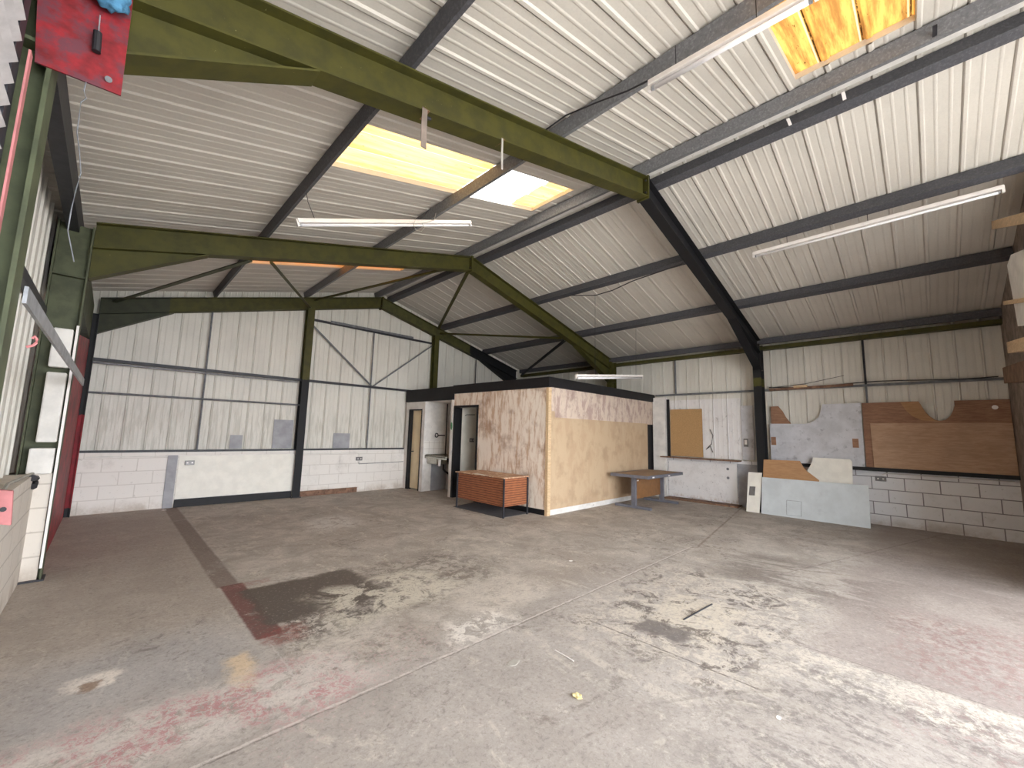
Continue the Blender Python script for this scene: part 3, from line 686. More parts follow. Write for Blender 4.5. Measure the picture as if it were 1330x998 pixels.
MB().tube([P(540, 284, 'y', 4.46), P(537, 292, 'y', 4.46), P(540, 299, 'y', 4.46), P(547, 301, 'y', 4.46), P(551, 296, 'y', 4.46), P(548, 290, 'y', 4.46), P(555, 289, 'y', 4.46), P(564, 286, 'y', 4.46), P(566, 277, 'y', 4.46)], .004, 5).build('flex', M['cord'], lm)
A, B = P(748, 488, 'y', 4.45), P(834, 488.5, 'y', 4.45)
lh = batten('hanging_strip_light', A, B, 'small strip light hung on long rods above the cabin', [(P(773, 383, 'y', 4.45), P(773, 486, 'y', 4.45)), (P(826, 413, 'y', 4.45), P(826, 487, 'y', 4.45))], r=.02)
q0 = P(725, 383, 'y', 5.4); q1 = P(773, 384, 'y', 4.45); q2 = P(822, 365, 'y', 3.4); q3 = P(886, 343, 'y', 2.5)
tag(MB().tube([q0, q0*.5+q1*.5-V((0, 0, .01)), q1, q1*.5+q2*.5-V((0, 0, .03)), q2, q3], .009, 6).build('cable', M['cable']), 'black cable strung from the purlin to the black rafter', 'cable')
tag(MB().tube([P(700, 175, 'x', 2.84), P(735, 150, 'x', 2.83), P(775, 133, 'x', 2.82), P(815, 118, 'x', 2.82), P(843, 104, 'x', 2.8)], .007, 6).build('cable', M['cable']), 'black cable feeding the strip light at the top edge', 'cable')

# straps hanging from the nearest rafter
def strap(x, label, w=.03, l=.3, bolt=False):
    root = thing('hanging_strap', label, 'strap', (x, Y1-.085, ztop(x)-.28-l))
    zt = ztop(x)-.27
    MB().plate([(x-w/2, Y1-.085, zt), (x+w/2, Y1-.085, zt), (x+w/2+.003, Y1-.085, zt-l*.55), (x+w/2+.006, Y1-.085, zt-l), (x-w/2+.004, Y1-.085, zt-l), (x-w/2-.002, Y1-.085, zt-l*.5)], (0, 1, 0), .006).build('strip', M['cord' if not bolt else 'concrete'], root)
    MB().box((x-w/2, Y1-.085, zt-.004), (x+w/2+.02, Y1+.03, zt+.002)).build('fold', M['brown_wood'], root)
    if bolt: MB().tube([(x+.03, Y1-.03, zt-.02), (x+.08, Y1-.03, zt-.005)], .012, 8).build('bolt', M['cable'], root)
strap(1.365, 'brown strap hanging from the nearest rafter in front of the yellowed rooflight', .04, .3, True)
strap(2.11, 'thin pale strap hanging from the nearest rafter before the bright rooflight', .016, .28)

for px_, py_, m_, l_ in ((1025, 158, 'white_enamel', 'white clip on the dark ridge purlin, farther from the camera'), (1096, 124, 'white_enamel', 'white clip on the dark ridge purlin, nearer the right edge'), (1214, 40, 'cable', 'black clip on the grey ridge purlin beside the dirty rooflight')):
    c = P(px_, py_, 'z', 4.872 if m_ != 'cable' else 4.90)
    tag(MB().box((c.x-.07, c.y-.014, c.z-.012), (c.x+.055, c.y+.014, c.z-.002)).build('purlin_clip', M[m_]), l_, 'clip')
# ------------------------------------------------------------------ back wall fittings
yb = YG
struct('trim_3', box((1.0, yb-.035, 0), (2.96, yb, .14)), M['black'], 'black plinth along the foot of the back wall')
tag(box((1.0, yb-.02, .15), (2.96, yb-.002, .93)).build('wall_board', M['white_board']), 'wide white board fixed over the back block wall left of the post', 'wall board')
tag(box((.84, yb-.03, 0), (.98, yb-.002, .94)).build('grey_pilaster', M['grey_paint']), 'narrow grey painted strip on the back wall beside the white board', 'painted strip')
tag(box((3.12, yb-.03, 0), (4.41, yb, .115)).build('skirting_board', M['brown_wood']), 'brown timber board at the foot of the back wall right of the post', 'skirting board')
def patch(x0, x1, z0, z1, label):
    return tag(box((x0, yb+.07, z0), (x1, yb+.079, z1)).build('grey_patch', M['grey_paint']), label, 'patch')
patch(1.77, 1.98, 1.05, 1.32, 'small grey patch low on the back sheeting left of the post')
patch(2.53, 2.91, 1.05, 1.66, 'tall grey patch on the back sheeting against the post')
patch(3.80, 4.19, 1.04, 1.39, 'grey patch on the back sheeting right of the post')
def socket(c, ax, label, w=.075, h=.085, parent=None, d=.035):
    """ax 'y': faces -y; 'x': faces -x"""
    root = thing('wall_socket', label, 'electrical socket', c) if parent is None else parent
    x, y, z_ = c
    if ax == 'y':
        bx_ = MB().box((x-w, y-d, z_-h/2), (x+w, y, z_+h/2)).build('box', M['socket'], root, bevel=.004)
        for q in (-.035, .035): MB().box((x+q-.012, y-d-.004, z_-.012), (x+q+.012, y-d, z_+.012)).build('switch', M['white_enamel'], bx_)
    else:
        bx_ = MB().box((x-d, y-w, z_-h/2), (x, y+w, z_+h/2)).build('box', M['socket'], root, bevel=.004)
        for q in (-.035, .035): MB().box((x-d-.004, y+q-.012, z_-.012), (x-d, y+q+.012, z_+.012)).build('switch', M['white_enamel'], bx_)
    return root
socket((4.42, yb, .785), 'y', 'double metal socket on the back wall right of the post')
socket((1.16, yb-.022, .80), 'y', 'white and grey socket on the white board of the back wall', .07, .08)
tag(MB().tube([(4.42, yb-.012, .72), (4.42, yb-.012, .66), (5.62, yb-.012, .68)], .007, 6).build('conduit', M['midmetal']), 'thin pipe running right from the back wall socket', 'pipe')
tag(MB().tube([(-.2, yb-.012, .93), (4.36, yb-.012, .93), (4.42, yb-.012, .9), (4.42, yb-.012, .83)], .009, 6).build('conduit', M['white_paint']), 'white conduit along the top of the back block wall', 'pipe')

# ------------------------------------------------------------------ cabin
CA, CB = V((5.886, 4.98, 0)), V((5.64, YG, 0)); cd = (CB-CA).normalized(); cn = V((-cd.y, cd.x, 0))  # cn points out of the cabin (to -x)
def S(s, z, o=0): return CA + cd*s + cn*o + V((0, 0, z))
def panel(mb, s0, s1, z0, z1, o0, o1):
    p = [S(s0, z0, o0), S(s1, z0, o0), S(s1, z0, o1), S(s0, z0, o1)]
    return mb.add(p + [q+V((0, 0, z1-z0)) for q in p], [(0,3,2,1),(4,5,6,7),(0,1,5,4),(1,2,6,5),(2,3,7,6),(3,0,4,7)])
CX1 = XW-.03
mb = MB(); panel(mb, .0, 1.92, .1, 2.38, 0, -.08); panel(mb, 1.92, 2.765, 2.10, 2.38, 0, -.08)
struct('wall_cabin_left', mb, M['cabin_left'], 'limewashed stained plywood side of the cabin facing the left wall')
mb = MB(); panel(mb, 2.765, 2.86, 0, 2.24, .012, -.08); panel(mb, 3.9, 4.02, 0, 2.24, .0, -.06); panel(mb, 4.02, 4.6, 2.05, 2.24, 0, -.08); panel(mb, 4.6, 4.74, 0, 2.24, 0, -.08)
struct('wall_cabin_washroom', mb, M['white_paint'], 'white painted posts and wall around the cabin doors')
mb = MB(); mb.box((5.93, 4.98, 1.80), (CX1, 5.05, 2.39))
struct('wall_cabin_front_top', mb, M['cabin_top'], 'stained plywood band along the top of the cabin front')
mb = MB(); mb.box((5.95, 4.97, .1), (9.8, 5.05, 1.815))
mb.box((5.95, 4.97, 1.815), (6.08, 5.0, 1.93))
struct('wall_cabin_front', mb, M['hardboard'], 'beige hardboard front of the cabin')
struct('trim_4', box((5.87, 4.955, 0), (5.955, 5.02, 2.375)), M['pale_wood'], 'pale timber corner strip of the cabin')
struct('baseboard_cabin_front', box((5.955, 4.975, 0), (9.8, 5.05, .1)), M['white_paint'], 'white strip at the foot of the cabin front')
mb = MB(); panel(mb, .03, 1.92, 0, .1, .0, -.05)
struct('baseboard_cabin_left', mb, M['black'], 'black skirting at the foot of the cabin side')
struct('wall_cabin_gap', box((9.8, 5.0, 0), (CX1, 5.06, 1.8)), M['black'], 'black strip for the dark gap at the right end of the cabin front')  # shade in the gap put in as a solid black strip
mb = MB()
panel(mb, -.02, 2.79, 2.385, 2.58, .03, -.06); panel(mb, 2.79, 4.74, 2.245, 2.56, .03, -.06)
mb.box((5.86, 4.94, 2.395), (CX1, 5.03, 2.58))
struct('trim_5', mb, M['black'], 'black fascia board around the cabin roof')
mb = MB(); mb.plate([(5.95, 5.03, 2.50), (CX1, 5.03, 2.50), (CX1, 6.7, 2.50), (5.86, 6.7, 2.50)], (0, 0, 1), .03)  # roof cut short out of view so daylight reaches the inner partition
struct('ceiling_cabin', mb, M['black'], 'flat black roof over the front of the cabin')
# washroom recess
rec0, rec1 = S(2.86, 0), S(3.9, 0)
mb = MB(); mb.box((5.72, 8.885, 0), (6.5, 8.935, 2.24))
struct('wall_recess_side', mb, M['white_paint'], 'white side wall of the sink recess')
mb = MB(); mb.box((6.42, 7.8, 0), (6.5, 8.885, 2.24)); struct('wall_recess_back', mb, M['white_paint'], 'white rear wall of the sink recess')
struct('ceiling_recess', box((5.8, 7.8, 2.24), (6.5, 8.9, 2.27)), M['white_paint'], 'ceiling of the sink recess')
tag(box((5.95, 8.875, 0), (6.41, 8.884, .82)).build('sink_shade_board', M['grey_paint']), 'grey board for the shade on the wall below the sink', 'painted strip')  # shade under the sink put in as a thin grey board
tag(box((5.71, 8.873, .93), (6.3, 8.885, 1.24)).build('tile_splashback', M['tiles']), 'white tiled splashback above the sink', 'tiles')
sink = thing('sink', 'stainless steel sink on the wall of the cabin recess', 'sink', (6.1, 8.5, .62))
mb = MB(); mb.box((5.73, 7.95, .862), (6.41, 8.87, .885)); mb.box((5.73, 7.95, .82), (5.745, 8.87, .895)); mb.box((5.745, 8.855, .885), (6.41, 8.87, .91)); mb.build('drainer', M['steel_sink'], sink, bevel=.004)
mb = MB(); mb.plate([(5.80, 8.42, .68), (6.25, 8.42, .68), (6.29, 8.38, .862), (5.77, 8.38, .862)], (0, 1, 0), .44); bs_ = mb.build('basin', M['steel_sink'], sink, bevel=.02)
MB().box((6.0, 7.98, .74), (6.38, 8.3, .86)).build('cupboard_box', M['black'], sink)
MB().tube([(6.36, 8.35, .885), (6.36, 8.35, 1.0), (6.32, 8.35, 1.03), (6.24, 8.35, 1.02)], .012, 8).build('tap', M['galv'], sink)
MB().tube([(6.05, 8.5, .68), (6.05, 8.5, .56), (6.08, 8.45, .5), (6.16, 8.38, .44), (6.2, 8.36, .4), (6.2, 8.36, .05)], .024, 8).build('waste_pipe', M['cable'], bs_)
MB().box((5.76, 8.26, .66), (5.80, 8.32, .86)).build('bracket', M['white_enamel'], sink)
vp = thing('water_pipe', 'dark water pipe with a ring shaped stop valve in the sink recess', 'pipe', (6.35, 8.82, .9))
MB().tube([(6.33, 8.83, .9), (6.33, 8.83, 2.22)], .016, 8).build('pipe', M['cable'], vp)
MB().tube([(6.3, 8.84, 1.39), (6.1, 8.84, 1.39)], .014, 8).build('branch', M['cable'], vp)
ring = [(6.04+.045*math.cos(a), 8.84, 1.39+.05*math.sin(a)) for a in [i*math.pi/6 for i in range(13)]]
MB().tube(ring, .012, 6).build('valve_ring', M['cable'], vp)
# door 1 (far): cream leaf in a black lining
mb = MB(); panel(mb, 4.02, 4.05, 0, 2.05, .008, -.1); panel(mb, 4.57, 4.6, 0, 2.05, .008, -.1); panel(mb, 4.02, 4.6, 2.02, 2.05, .008, -.1)
panel(mb, 4.5, 4.57, 0, 2.02, -.0, -.1)
d1 = struct('door_1', mb, M['black'], 'cream door in a black frame at the far end of the cabin')
mb = MB(); panel(mb, 4.05, 4.5, .03, 2.02, -.06, -.1); lf = mb.build('door_leaf', M['cream'], d1); lf['label'] = 'cream door leaf'
mb = MB(); panel(mb, 4.40, 4.45, .95, .97, -.01, -.06); mb.build('door_handle', M['darkmetal'], lf)
# door 2: open doorway, black lining, white wall inside
mb = MB(); panel(mb, 1.92, 1.975, 0, 2.10, .01, -.1); panel(mb, 1.975, 2.765, 2.055, 2.10, .01, -.1); panel(mb, 2.70, 2.765, 0, 2.055, .01, -.2)
d2 = struct('door_2', mb, M['black'], 'open doorway with a black lining in the cabin side')
struct('wall_cabin_inner', box((5.93, 7.70, 0), (8.0, 7.78, 2.42)), M['white_board'], 'white partition seen through the open cabin doorway')
struct('wall_cabin_inner_right', box((7.4, 5.2, 0), (7.46, 7.70, 2.42)), M['white_paint'], 'inner cabin wall opposite the doorway')
socket((6.26, 7.70, 1.30), 'y', 'switches on the white partition inside the cabin doorway', .06, .09)
cpts = [P(a, b, 'y', 7.69) for a, b in ((604, 540), (606, 539), (617, 539))]
tag(MB().tube(cpts, .007, 5).build('cable', M['cable']), 'dark cable across the white partition inside the cabin', 'cable')
g = S(2.82, 1.62, .03)
mb = MB(); mb.plate([S(2.80, 1.53, .014), S(2.84, 1.56, .014), S(2.85, 1.64, .014), S(2.83, 1.72, .014), S(2.79, 1.69, .014), S(2.78, 1.60, .014)], cn, .004)
tag(mb.build('green_tag', M['green']), 'small green sticker on the white post beside the doorway', 'sticker')
struct('wall_cabin_right_pier', box((XW-.12, 4.63, 0), (XW, 4.96, 2.50)), M['white_paint'], 'white pier on the right wall beside the cabin')

# ------------------------------------------------------------------ right wall, bay between cabin and black column
mb = MB(); clad(mb, 1, XW-.004, -1, 2.9, 4.56, 1.03, lambda y: 2.42, 1.664, None)
struct('trim_6', box((XW-.03, 4.56, 1.0), (XW-.005, 4.63, 2.45)), M['black'], 'black strip for the dark gap beside the white pier')  # black strip stands in for the shade of the gap
struct('wall_right_window_board', mb, M['scuffed'], 'white painted boarded window on the right wall')
for yv in (3.23, 3.53, 3.84):
    pass
tag(MB().box((XW-.045, 3.75, 1.03), (XW-.026, 4.53, 2.19)).build('chipboard_sheet', M['chip']), 'tan chipboard sheet standing on the shelf of the right wall', 'board')
tag(MB().box((XW-.26, 2.93, .985), (XW-.01, 4.72, 1.012)).build('shelf', M['brown_wood'], bevel=.003), 'brown timber shelf on the right wall under the chipboard', 'shelf')
wb = thing('wall_board', 'scuffed white board with two holes under the brown shelf', 'wall board', (XW-.02, 3.8, .03))
MB().box((XW-.03, 3.03, .06), (XW-.004, 4.6, .93)).build('sheet', M['scuffed'], wb)
for zz in (.80, .60): MB().tube([(XW-.034, 3.22, zz), (XW-.028, 3.22, zz)], .03, 12).build('hole_cover', M['midmetal'], wb)
tag(MB().box((XW-.34, 2.95, .0), (XW-.03, 4.6, .035)).build('timber_plank', M['brown_wood'], bevel=.003), 'brown plank on the floor under the scuffed white board', 'timber')
cu = thing('consumer_unit', 'tall grey metal panel with a switch beside the black column', 'electrical panel', (XW-.03, 2.78, 1.03))
MB().box((XW-.035, 2.66, 1.03), (XW-.005, 2.9, 2.24)).build('panel', M['lilac_grey'], cu, bevel=.003)
MB().box((XW-.06, 2.77, 1.32), (XW-.035, 2.86, 1.50)).build('switch_box', M['socket'], cu, bevel=.003)
MB().box((XW-.066, 2.79, 1.37), (XW-.06, 2.84, 1.47)).build('switch', M['white_enamel'], cu)
tag(MB().box((XW-.02, 2.55, .0), (XW-.004, 3.02, .93)).build('grey_board', M['grey_paint']), 'grey painted strip of wall board left of the small white panel', 'wall board')
tag(MB().tube([P(922, 558, 'x', 10.16), P(926, 566, 'x', 10.16), P(924, 577, 'x', 10.16), P(917, 584, 'x', 10.16), P(923, 580, 'x', 10.16), P(926, 588, 'x', 10.16)], .008, 5).build('wire', M['cable']), 'short kinked black wire beside the chipboard sheet', 'cable')

# ------------------------------------------------------------------ boards on the right wall
def yz(x, pts, th=-.012): return MB().plate([(x, y, z_) for y, z_ in pts], (1, 0, 0), -abs(th))
def arc(c, r, a0, a1, n=12): return [(c[0]+r[0]*math.cos(math.radians(a0+(a1-a0)*i/n)), c[1]+r[1]*math.sin(math.radians(a0+(a1-a0)*i/n))) for i in range(n+1)]
# back plywood sheet with the round cut-out (y falls to the right in the photo)
a1_ = [(.035, 2.23), (.01, 2.17), (-.03, 2.06), (-.08, 1.97), (-.15, 1.90), (-.2, 1.885), (-.27, 1.90), (-.33, 1.97), (-.37, 2.06), (-.39, 2.14), (-.392, 2.225)]
bd = thing('plywood_board', 'plywood panel with a half round notch, top right of the boards', 'board', (10.13, -.1, 1.03))
yz(10.135, [(.80, 1.03), (.80, 2.225)] + a1_ + [(-.99, 2.225), (-.99, 1.03)]).build('sheet', M['ply_red'], bd)
MB().tube([(10.121, -.83, 2.10), (10.119, -.83, 2.10)], .035, 12).build('sticker', M['paper'], bd)
mb = yz(10.122, [(.27, 2.222), (.035, 2.222)] + [(y_, z_-.01) for y_, z_ in a1_[1:6]] + [(-.2, 1.87), (.0, 1.89), (.12, 1.96), (.2, 2.06)], .006)
mb.build('pale_strip', M['ply_tan'], bd)
tag(yz(10.115, [(.69, 1.035), (.70, 1.84), (-.99, 1.85), (-.99, 1.035)]).build('plywood_board', M['ply']), 'wide plain plywood panel along the right end of the right wall', 'board')
tag(yz(10.115, [(.80, 1.035), (.80, 1.84), (.715, 1.84), (.705, 1.035)], .008).build('plywood_strip', M['ply_red']), 'narrow reddish plywood strip left of the wide plain panel', 'board')
# plywood piece behind the grey board
tag(yz(10.135, [(2.3, 1.03), (2.3, 2.2), (2.157, 2.205)] + [(2.08, 2.09), (2.03, 1.97), (1.94, 1.83)] + [(1.94, 1.03)]).build('plywood_offcut', M['ply_red']), 'reddish plywood with a curved edge showing above the grey cut-out board', 'board')
gb = thing('cutout_board', 'pale grey board with a quarter round notch beside the black column', 'board', (10.11, 1.6, 1.03))
ga = [(1.70, 1.83), (1.62, 1.85), (1.54, 1.90), (1.47, 1.97), (1.44, 2.05), (1.415, 2.14), (1.40, 2.22)]
yz(10.115, [(2.33, 1.03), (2.33, 1.83)] + ga + [(.81, 2.225), (.815, 1.03)]).build('sheet', M['lilac_grey'], gb)
for y_ in (.93, 2.27): MB().box((10.10, y_-.045, 1.38), (10.103, y_+.045, 1.55)).build('brown_patch', M['ply_red'], gb)
# leaning pieces
def lean(pts, name, mat, label, th=.012, parent=None):
    o = [V(p) for p in pts]; n = (o[1]-o[0]).cross(o[2]-o[0]).normalized()
    if n.x > 0: n = -n
    mb = MB().plate(o, n, th)
    r_ = mb.build(name, mat, parent)
    return r_ if parent is not None else tag(r_, label, 'board')
def onlean(px, py, x0, x1, z1):
    """point on a sheet leaning from (x0, z=0) to (x1, z1)"""
    d = cF + ((px-665)/FPX)*cR - ((py-499)/FPX)*cU; k = (x1-x0)/z1; o = V((0, 0, EYE))
    t = (x0 - o.x + k*o.z) / (d.x - k*d.z); return o + d*t
fp = thing('leaning_panel', 'long pale blue-grey panel leaning low against the right wall', 'board', (9.7, 1.6, 0))
L = lambda a, b: onlean(a, b, 9.60, 9.69, .75)
c1, c2, c3, c4 = L(990, 620), L(1128, 631), L(1131, 686), L(989, 667)
c3.z = max(c3.z, 0.0); c4.z = 0; c3.z = 0
ls = lean([c1, c2, c3, c4], 'sheet', M['blue_grey'], '', .014, fp)
mb = MB(); ws = [L(1022, 650), L(1041, 652), L(1041, 671), L(1022, 669)]; nn = (ws[1]-ws[0]).cross(ws[2]-ws[0]).normalized(); nn = -nn if nn.x > 0 else nn
mb.tube([w+nn*.016 for w in ws+[ws[0]]], .003, 4); mb.build('cut_line', M['midmetal'], ls)
K = lambda a, b: onlean(a, b, 9.66, 9.745, 1.15)
br_ = [K(992, 597), K(1039, 599), K(1043, 606), K(1048, 612), K(1056, 618), K(1064, 624), K(1066, 676), K(990, 668)]
br_[-1].z = br_[-2].z = 0
lean(br_, 'plywood_offcut', M['ply_tan'], 'tan plywood piece with a curved end behind the blue-grey panel')
K2 = lambda a, b: onlean(a, b, 9.72, 9.93, 1.15)
wh_ = [K2(1056, 594.5), K2(1104, 597), K2(1107, 600), K2(1109, 682), K2(1060, 676), K2(1062, 622), K2(1052, 618), K2(1047, 613.5), K2(1052, 606), K2(1055, 600)]
wh_[3].z = wh_[4].z = 0
lean(wh_, 'white_offcut', M['white_board'], 'white board piece with a curved notch behind the blue-grey panel')
wp = thing('leaning_panel', 'small upright white panel with a grey plate, left of the blue-grey panel', 'board', (9.75, 2.65, 0))
W_ = lambda a, b: onlean(a, b, 9.61, 9.735, .8)
q = [W_(972, 613.5), W_(990, 614.5), W_(986.5, 665.5), W_(969.5, 663)]; q[2].z = 0; q[3].z = 0
lean(q, 'sheet', M['white_board'], '', .012, wp)
q = [W_(974, 632), W_(981.5, 632.5), W_(980.5, 644), W_(973, 643.5)]; nn = (q[1]-q[0]).cross(q[2]-q[0]).normalized(); nn = -nn if nn.x > 0 else nn
MB().plate([a+nn*.013 for a in q], nn, .004).build('plate', M['socket'], wp)
tag(MB().tube([(XW-.015, y_, .93) for y_ in (-.95, .1, .55)] + [(XW-.015, .6, .9)], .009, 6).build('conduit', M['white_paint']), 'white conduit along the top of the right block wall', 'pipe')
socket((XW, .62, .83), 'x', 'white double socket on the right block wall', .075, .085)

# ------------------------------------------------------------------ timber and panel at the right edge of the photo
yn = -.78
tag(MB().plate([P(1308, 345, 'y', yn), P(1313, 331, 'y', yn), P(1340, 320, 'y', yn), P(1340, 420, 'y', yn), P(1322, 424, 'y', yn)], (0, -1, 0), .215).build('painted_board', M['white_paint']), 'white painted boxing high on the front wall at the right edge', 'wall board')
def stick(a, b, h, label, mat=M['pale_wood'], yy=yn+.03):
    A, B = P(*a, 'y', yy), P(*b, 'y', yy); A.y = B.y = yy-.12
    return tag(MB().bar(A, B, .24, h).build('timber_batten', mat, bevel=.003), label, 'timber')
stick((1288, 293), (1336, 282), .1, 'pale timber batten sticking out at the right edge under the strip light')
stick((1303, 394), (1336, 389), .045, 'thin pale batten across the white boxing at the right edge')
stick((1308, 452), (1336, 445), .13, 'thick pale timber end below the white boxing')
stick((1303, 488), (1336, 480), .2, 'brown timber block at the right edge level with the wall rail', M['brown_block'])

# ------------------------------------------------------------------ desks
dk = thing('office_desk', 'grey metal framed desk with a brown modesty panel in front of the cabin', 'desk', (8.6, 4.4, 0))
mb = MB(); mb.box((7.8, 3.97, .655), (9.45, 4.8, .672)); mb.box((7.8, 3.97, .672), (9.45, 4.8, .698)); mb.build('desk_top', M['desk_top'], dk, bevel=.003)
mb = MB(); mb.box((7.785, 3.955, .64), (7.8, 4.815, .702)); mb.box((9.45, 3.955, .64), (9.465, 4.815, .702)); mb.box((7.8, 3.955, .64), (9.45, 3.97, .702)); mb.box((7.8, 4.8, .64), (9.45, 4.815, .702))
mb.build('edge_frame', M['desk_grey'], dk)
for x_, tp in ((8.0, 0), (9.28, 0)):
    lg = MB().box((x_-.03, 4.33, .05), (x_+.03, 4.43, .64)).build('leg', M['desk_grey'], dk, bevel=.004)
    MB().box((x_-.03, 4.0, 0), (x_+.03, 4.82, .055)).build('foot', M['desk_grey'], lg, bevel=.006)
MB().box((8.03, 4.40, .17), (9.25, 4.42, .64)).build('modesty_panel', M['brown_lam'], dk)
for xx, yy, zz in ((8.02, 3.950, .665), (8.75, 3.950, .665), (8.2, 4.395, .55)):
    MB().box((xx-.04, yy, zz-.012), (xx+.04, yy+.006, zz+.012)).build('label_holder', M['white_enamel'], dk)
wd = thing('wooden_desk', 'slatted wooden desk with thin dark legs beside the cabin', 'desk', (5.45, 6.0, 0))
X0, X1, YA, YB, ZT = 5.12, 5.74, 5.33, 6.66, .70
MB().box((X0, YA, .19), (X0+.018, YB, ZT-.02)).build('front_panel', M['desk_wood'], wd)
MB().box((X0+.018, YA, .19), (X1, YA+.018, ZT-.02)).build('side_panel', M['desk_wood'], wd)
MB().box((X0+.018, YB-.018, .19), (X1, YB, ZT-.02)).build('side_panel', M['desk_wood'], wd)
top = [(X0-.01, YA-.01), (X1+.02, YA-.01), (X1+.02, YB+.06), (X0-.02, YB+.08), (X0-.008, 6.3), (X0-.025, 6.18), (X0-.02, 5.9), (X0-.0, 5.78), (X0-.012, 5.6)]
MB().plate([(a, b, ZT-.02) for a, b in top], (0, 0, 1), .02).build('desk_top', M['worn_top'], wd)
MB().plate([(a, b, ZT-.0) for a, b in [(X0-.028, 6.2), (X0+.05, 6.15), (X0+.03, 5.95), (X0-.02, 5.72), (X0-.03, 5.9)]], (0, 0, 1), .003).build('peeled_veneer', M['white_board'], wd)
for x_, y_ in ((X0-.012, YA-.012), (X0-.012, YB+.012), (X1-.02, YA-.012), (X1-.02, YB+.012)):
    MB().bar((x_, y_, 0), (x_, y_, ZT-.02), .025, .025, (1, 0, 0)).build('leg', M['darkmetal'], wd)
tag(MB().plate([(5.1, 5.36, .001), (5.84, 5.36, .001), (5.78, 6.9, .001), (5.08, 6.75, .001)], (0, 0, 1), .004).build('dark_floor_sheet', M['mat']), 'dark grey sheet on the floor under the wooden desk', 'mat')  # thin dark grey sheet laid flat beneath the desk

# ------------------------------------------------------------------ litter
c = P(750, 906, 'z', 0)
mb = MB(); bm = bmesh.new(); bmesh.ops.create_icosphere(bm, subdivisions=2, radius=1)
for v_ in bm.verts:
    k = 1+.35*math.sin(5*v_.co.x+2)*math.cos(7*v_.co.y)
    v_.co = V((v_.co.x*.022*k, v_.co.y*.03*k, (v_.co.z+1)*.007*k)) + c
mb.add([v_.co.copy() for v_ in bm.verts], [tuple(v_.index for v_ in f.verts) for f in bm.faces]); bm.free()
tag(mb.build('paper_scrap', M['yellow_paper']), 'crumpled pale yellow scrap on the floor in front', 'litter')
tag(MB().tube([P(721, 845, 'z', .004), P(732, 851, 'z', .004), P(745, 859, 'z', .004)], .004, 5).build('plastic_strip', M['paper']), 'thin white curved strip lying on the front slab', 'litter')
def scrap(px, py, r_, label, mat=M['paper']):
    c = P(px, py, 'z', 0); o = []
    for i in range(7):
        a = i*math.tau/7; k = r_*(.7+.5*random.random()); o.append((c.x+k*math.cos(a), c.y+.7*k*math.sin(a), .0005))
    return tag(MB().plate(o, (0, 0, 1), .003).build('paper_scrap', mat), label, 'litter')
scrap(741, 729, .03, 'small white scrap on the floor before the cabin')
scrap(667, 862, .05, 'pale flake on the front slab left of the curved strip', M['cord'])
scrap(1012, 933, .018, 'small white chip on the floor at the lower right')
scrap(129, 665, .03, 'white scrap at the foot of the back wall in the left corner')
scrap(213, 663, .035, 'white scrap at the foot of the grey painted strip')
tag(MB().bar(P(888, 805, 'z', .004), P(925, 785, 'z', .004), .008, .008).build('stick', M['darkmetal']), 'thin dark stick on the cream patch of the floor', 'litter')

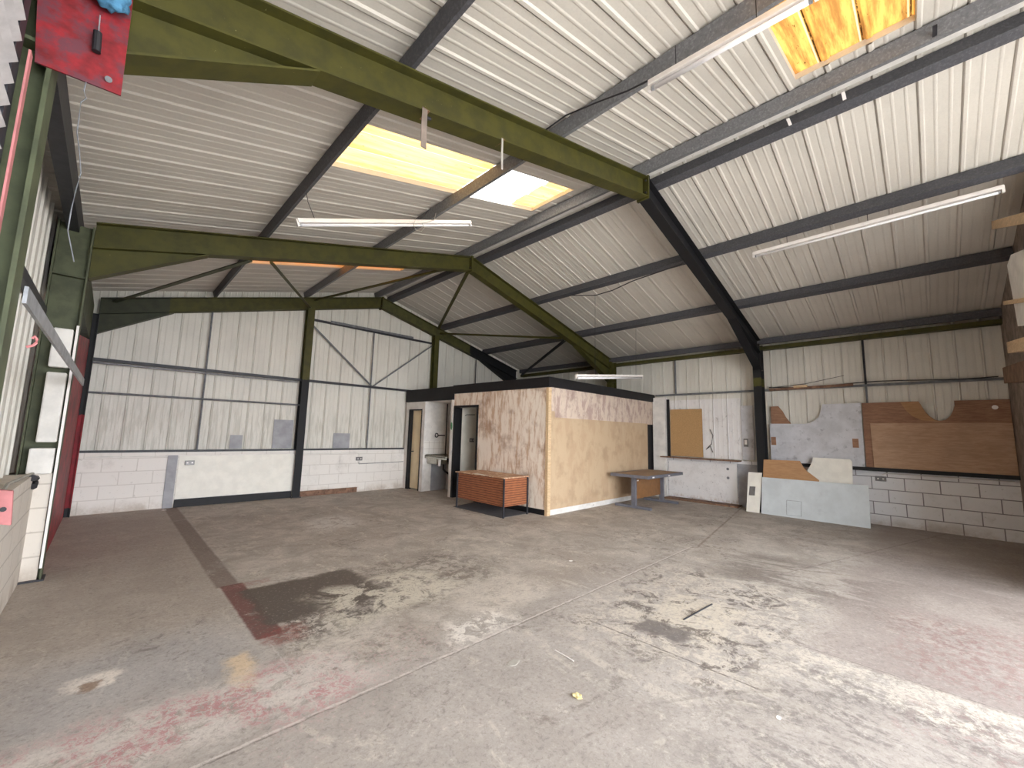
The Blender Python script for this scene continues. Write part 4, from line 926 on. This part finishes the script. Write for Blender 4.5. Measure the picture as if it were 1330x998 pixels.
# ------------------------------------------------------------------ light: overcast daylight through the open doorway and the rooflights
w = bpy.data.worlds.new('world'); sc.world = w; w.use_nodes = True; nt = w.node_tree; nt.nodes.clear()
bg = nt.nodes.new('ShaderNodeBackground'); ow = nt.nodes.new('ShaderNodeOutputWorld'); nt.links.new(bg.outputs[0], ow.inputs[0])
bg.inputs[0].default_value = (.90, .945, 1.0, 1); tc = nt.nodes.new('ShaderNodeTexCoord'); sx = nt.nodes.new('ShaderNodeSeparateXYZ'); mr = nt.nodes.new('ShaderNodeMapRange')
nt.links.new(tc.outputs['Generated'], sx.inputs[0]); nt.links.new(sx.outputs[2], mr.inputs['Value'])
mr.inputs['From Min'].default_value = 0.0; mr.inputs['From Max'].default_value = 1.0; mr.inputs['To Min'].default_value = 8.5; mr.inputs['To Max'].default_value = 5.0
nt.links.new(mr.outputs[0], bg.inputs[1])
def portal(name, loc, rot, sx, sy):
    l = bpy.data.lights.new(name, 'AREA'); l.shape = 'RECTANGLE'; l.size = sx; l.size_y = sy; l.cycles.is_portal = True
    o = bpy.data.objects.new(name, l); COL.objects.link(o); o.location = loc; o.rotation_euler = rot; return o
portal('doorway_daylight', (3.05, YD-.22, 1.75), (math.pi/2, 0, 0), 7.1, 3.5)
for i, h in enumerate(holes):
    cx = (h[0]+h[1])/2; portal('rooflight_daylight', (cx, (h[2]+h[3])/2, zroof(cx)+.12), (0, -math.atan(MS), 0), (h[1]-h[0]), h[3]-h[2])
sc.view_settings.view_transform = 'Standard'; sc.view_settings.look = 'None'; sc.view_settings.gamma = 1; sc.view_settings.use_curve_mapping = False
sc.view_settings.exposure = 1.0
sc.cycles.max_bounces = 9; sc.cycles.diffuse_bounces = 8; sc.cycles.use_denoising = True; sc.cycles.sample_clamp_indirect = 0
GR = {'steel_rafter': 'rafters of the steel frames', 'steel_column': 'columns of the steel frames', 'gable_post': 'posts of the back wall', 'purlin': 'roof purlins',
      'brace': 'roof braces beside the gable', 'strip_light': 'fluorescent strip lights', 'rod': 'upright rods of the walls', 'sheeting_rail': 'rails of the walls',
      'grey_patch': 'grey patches on the back sheeting', 'timber_batten': 'timber battens', 'wall_socket': 'wall sockets', 'plywood_board': 'plywood boards on the right wall',
      'hanging_strap': 'straps on the nearest rafter', 'conduit': 'wall conduits', 'cable': 'loose cables', 'paper_scrap': 'scraps on the floor', 'leaning_panel': 'leaning panels', 'plywood_offcut': 'plywood offcuts'}
for o in sc.objects:
    b = o.name.split('.')[0]
    if o.parent is None and b in GR and 'group' not in o: o['group'] = GR[b]
for o in sc.objects:
    if '_o' in o: del o['_o']
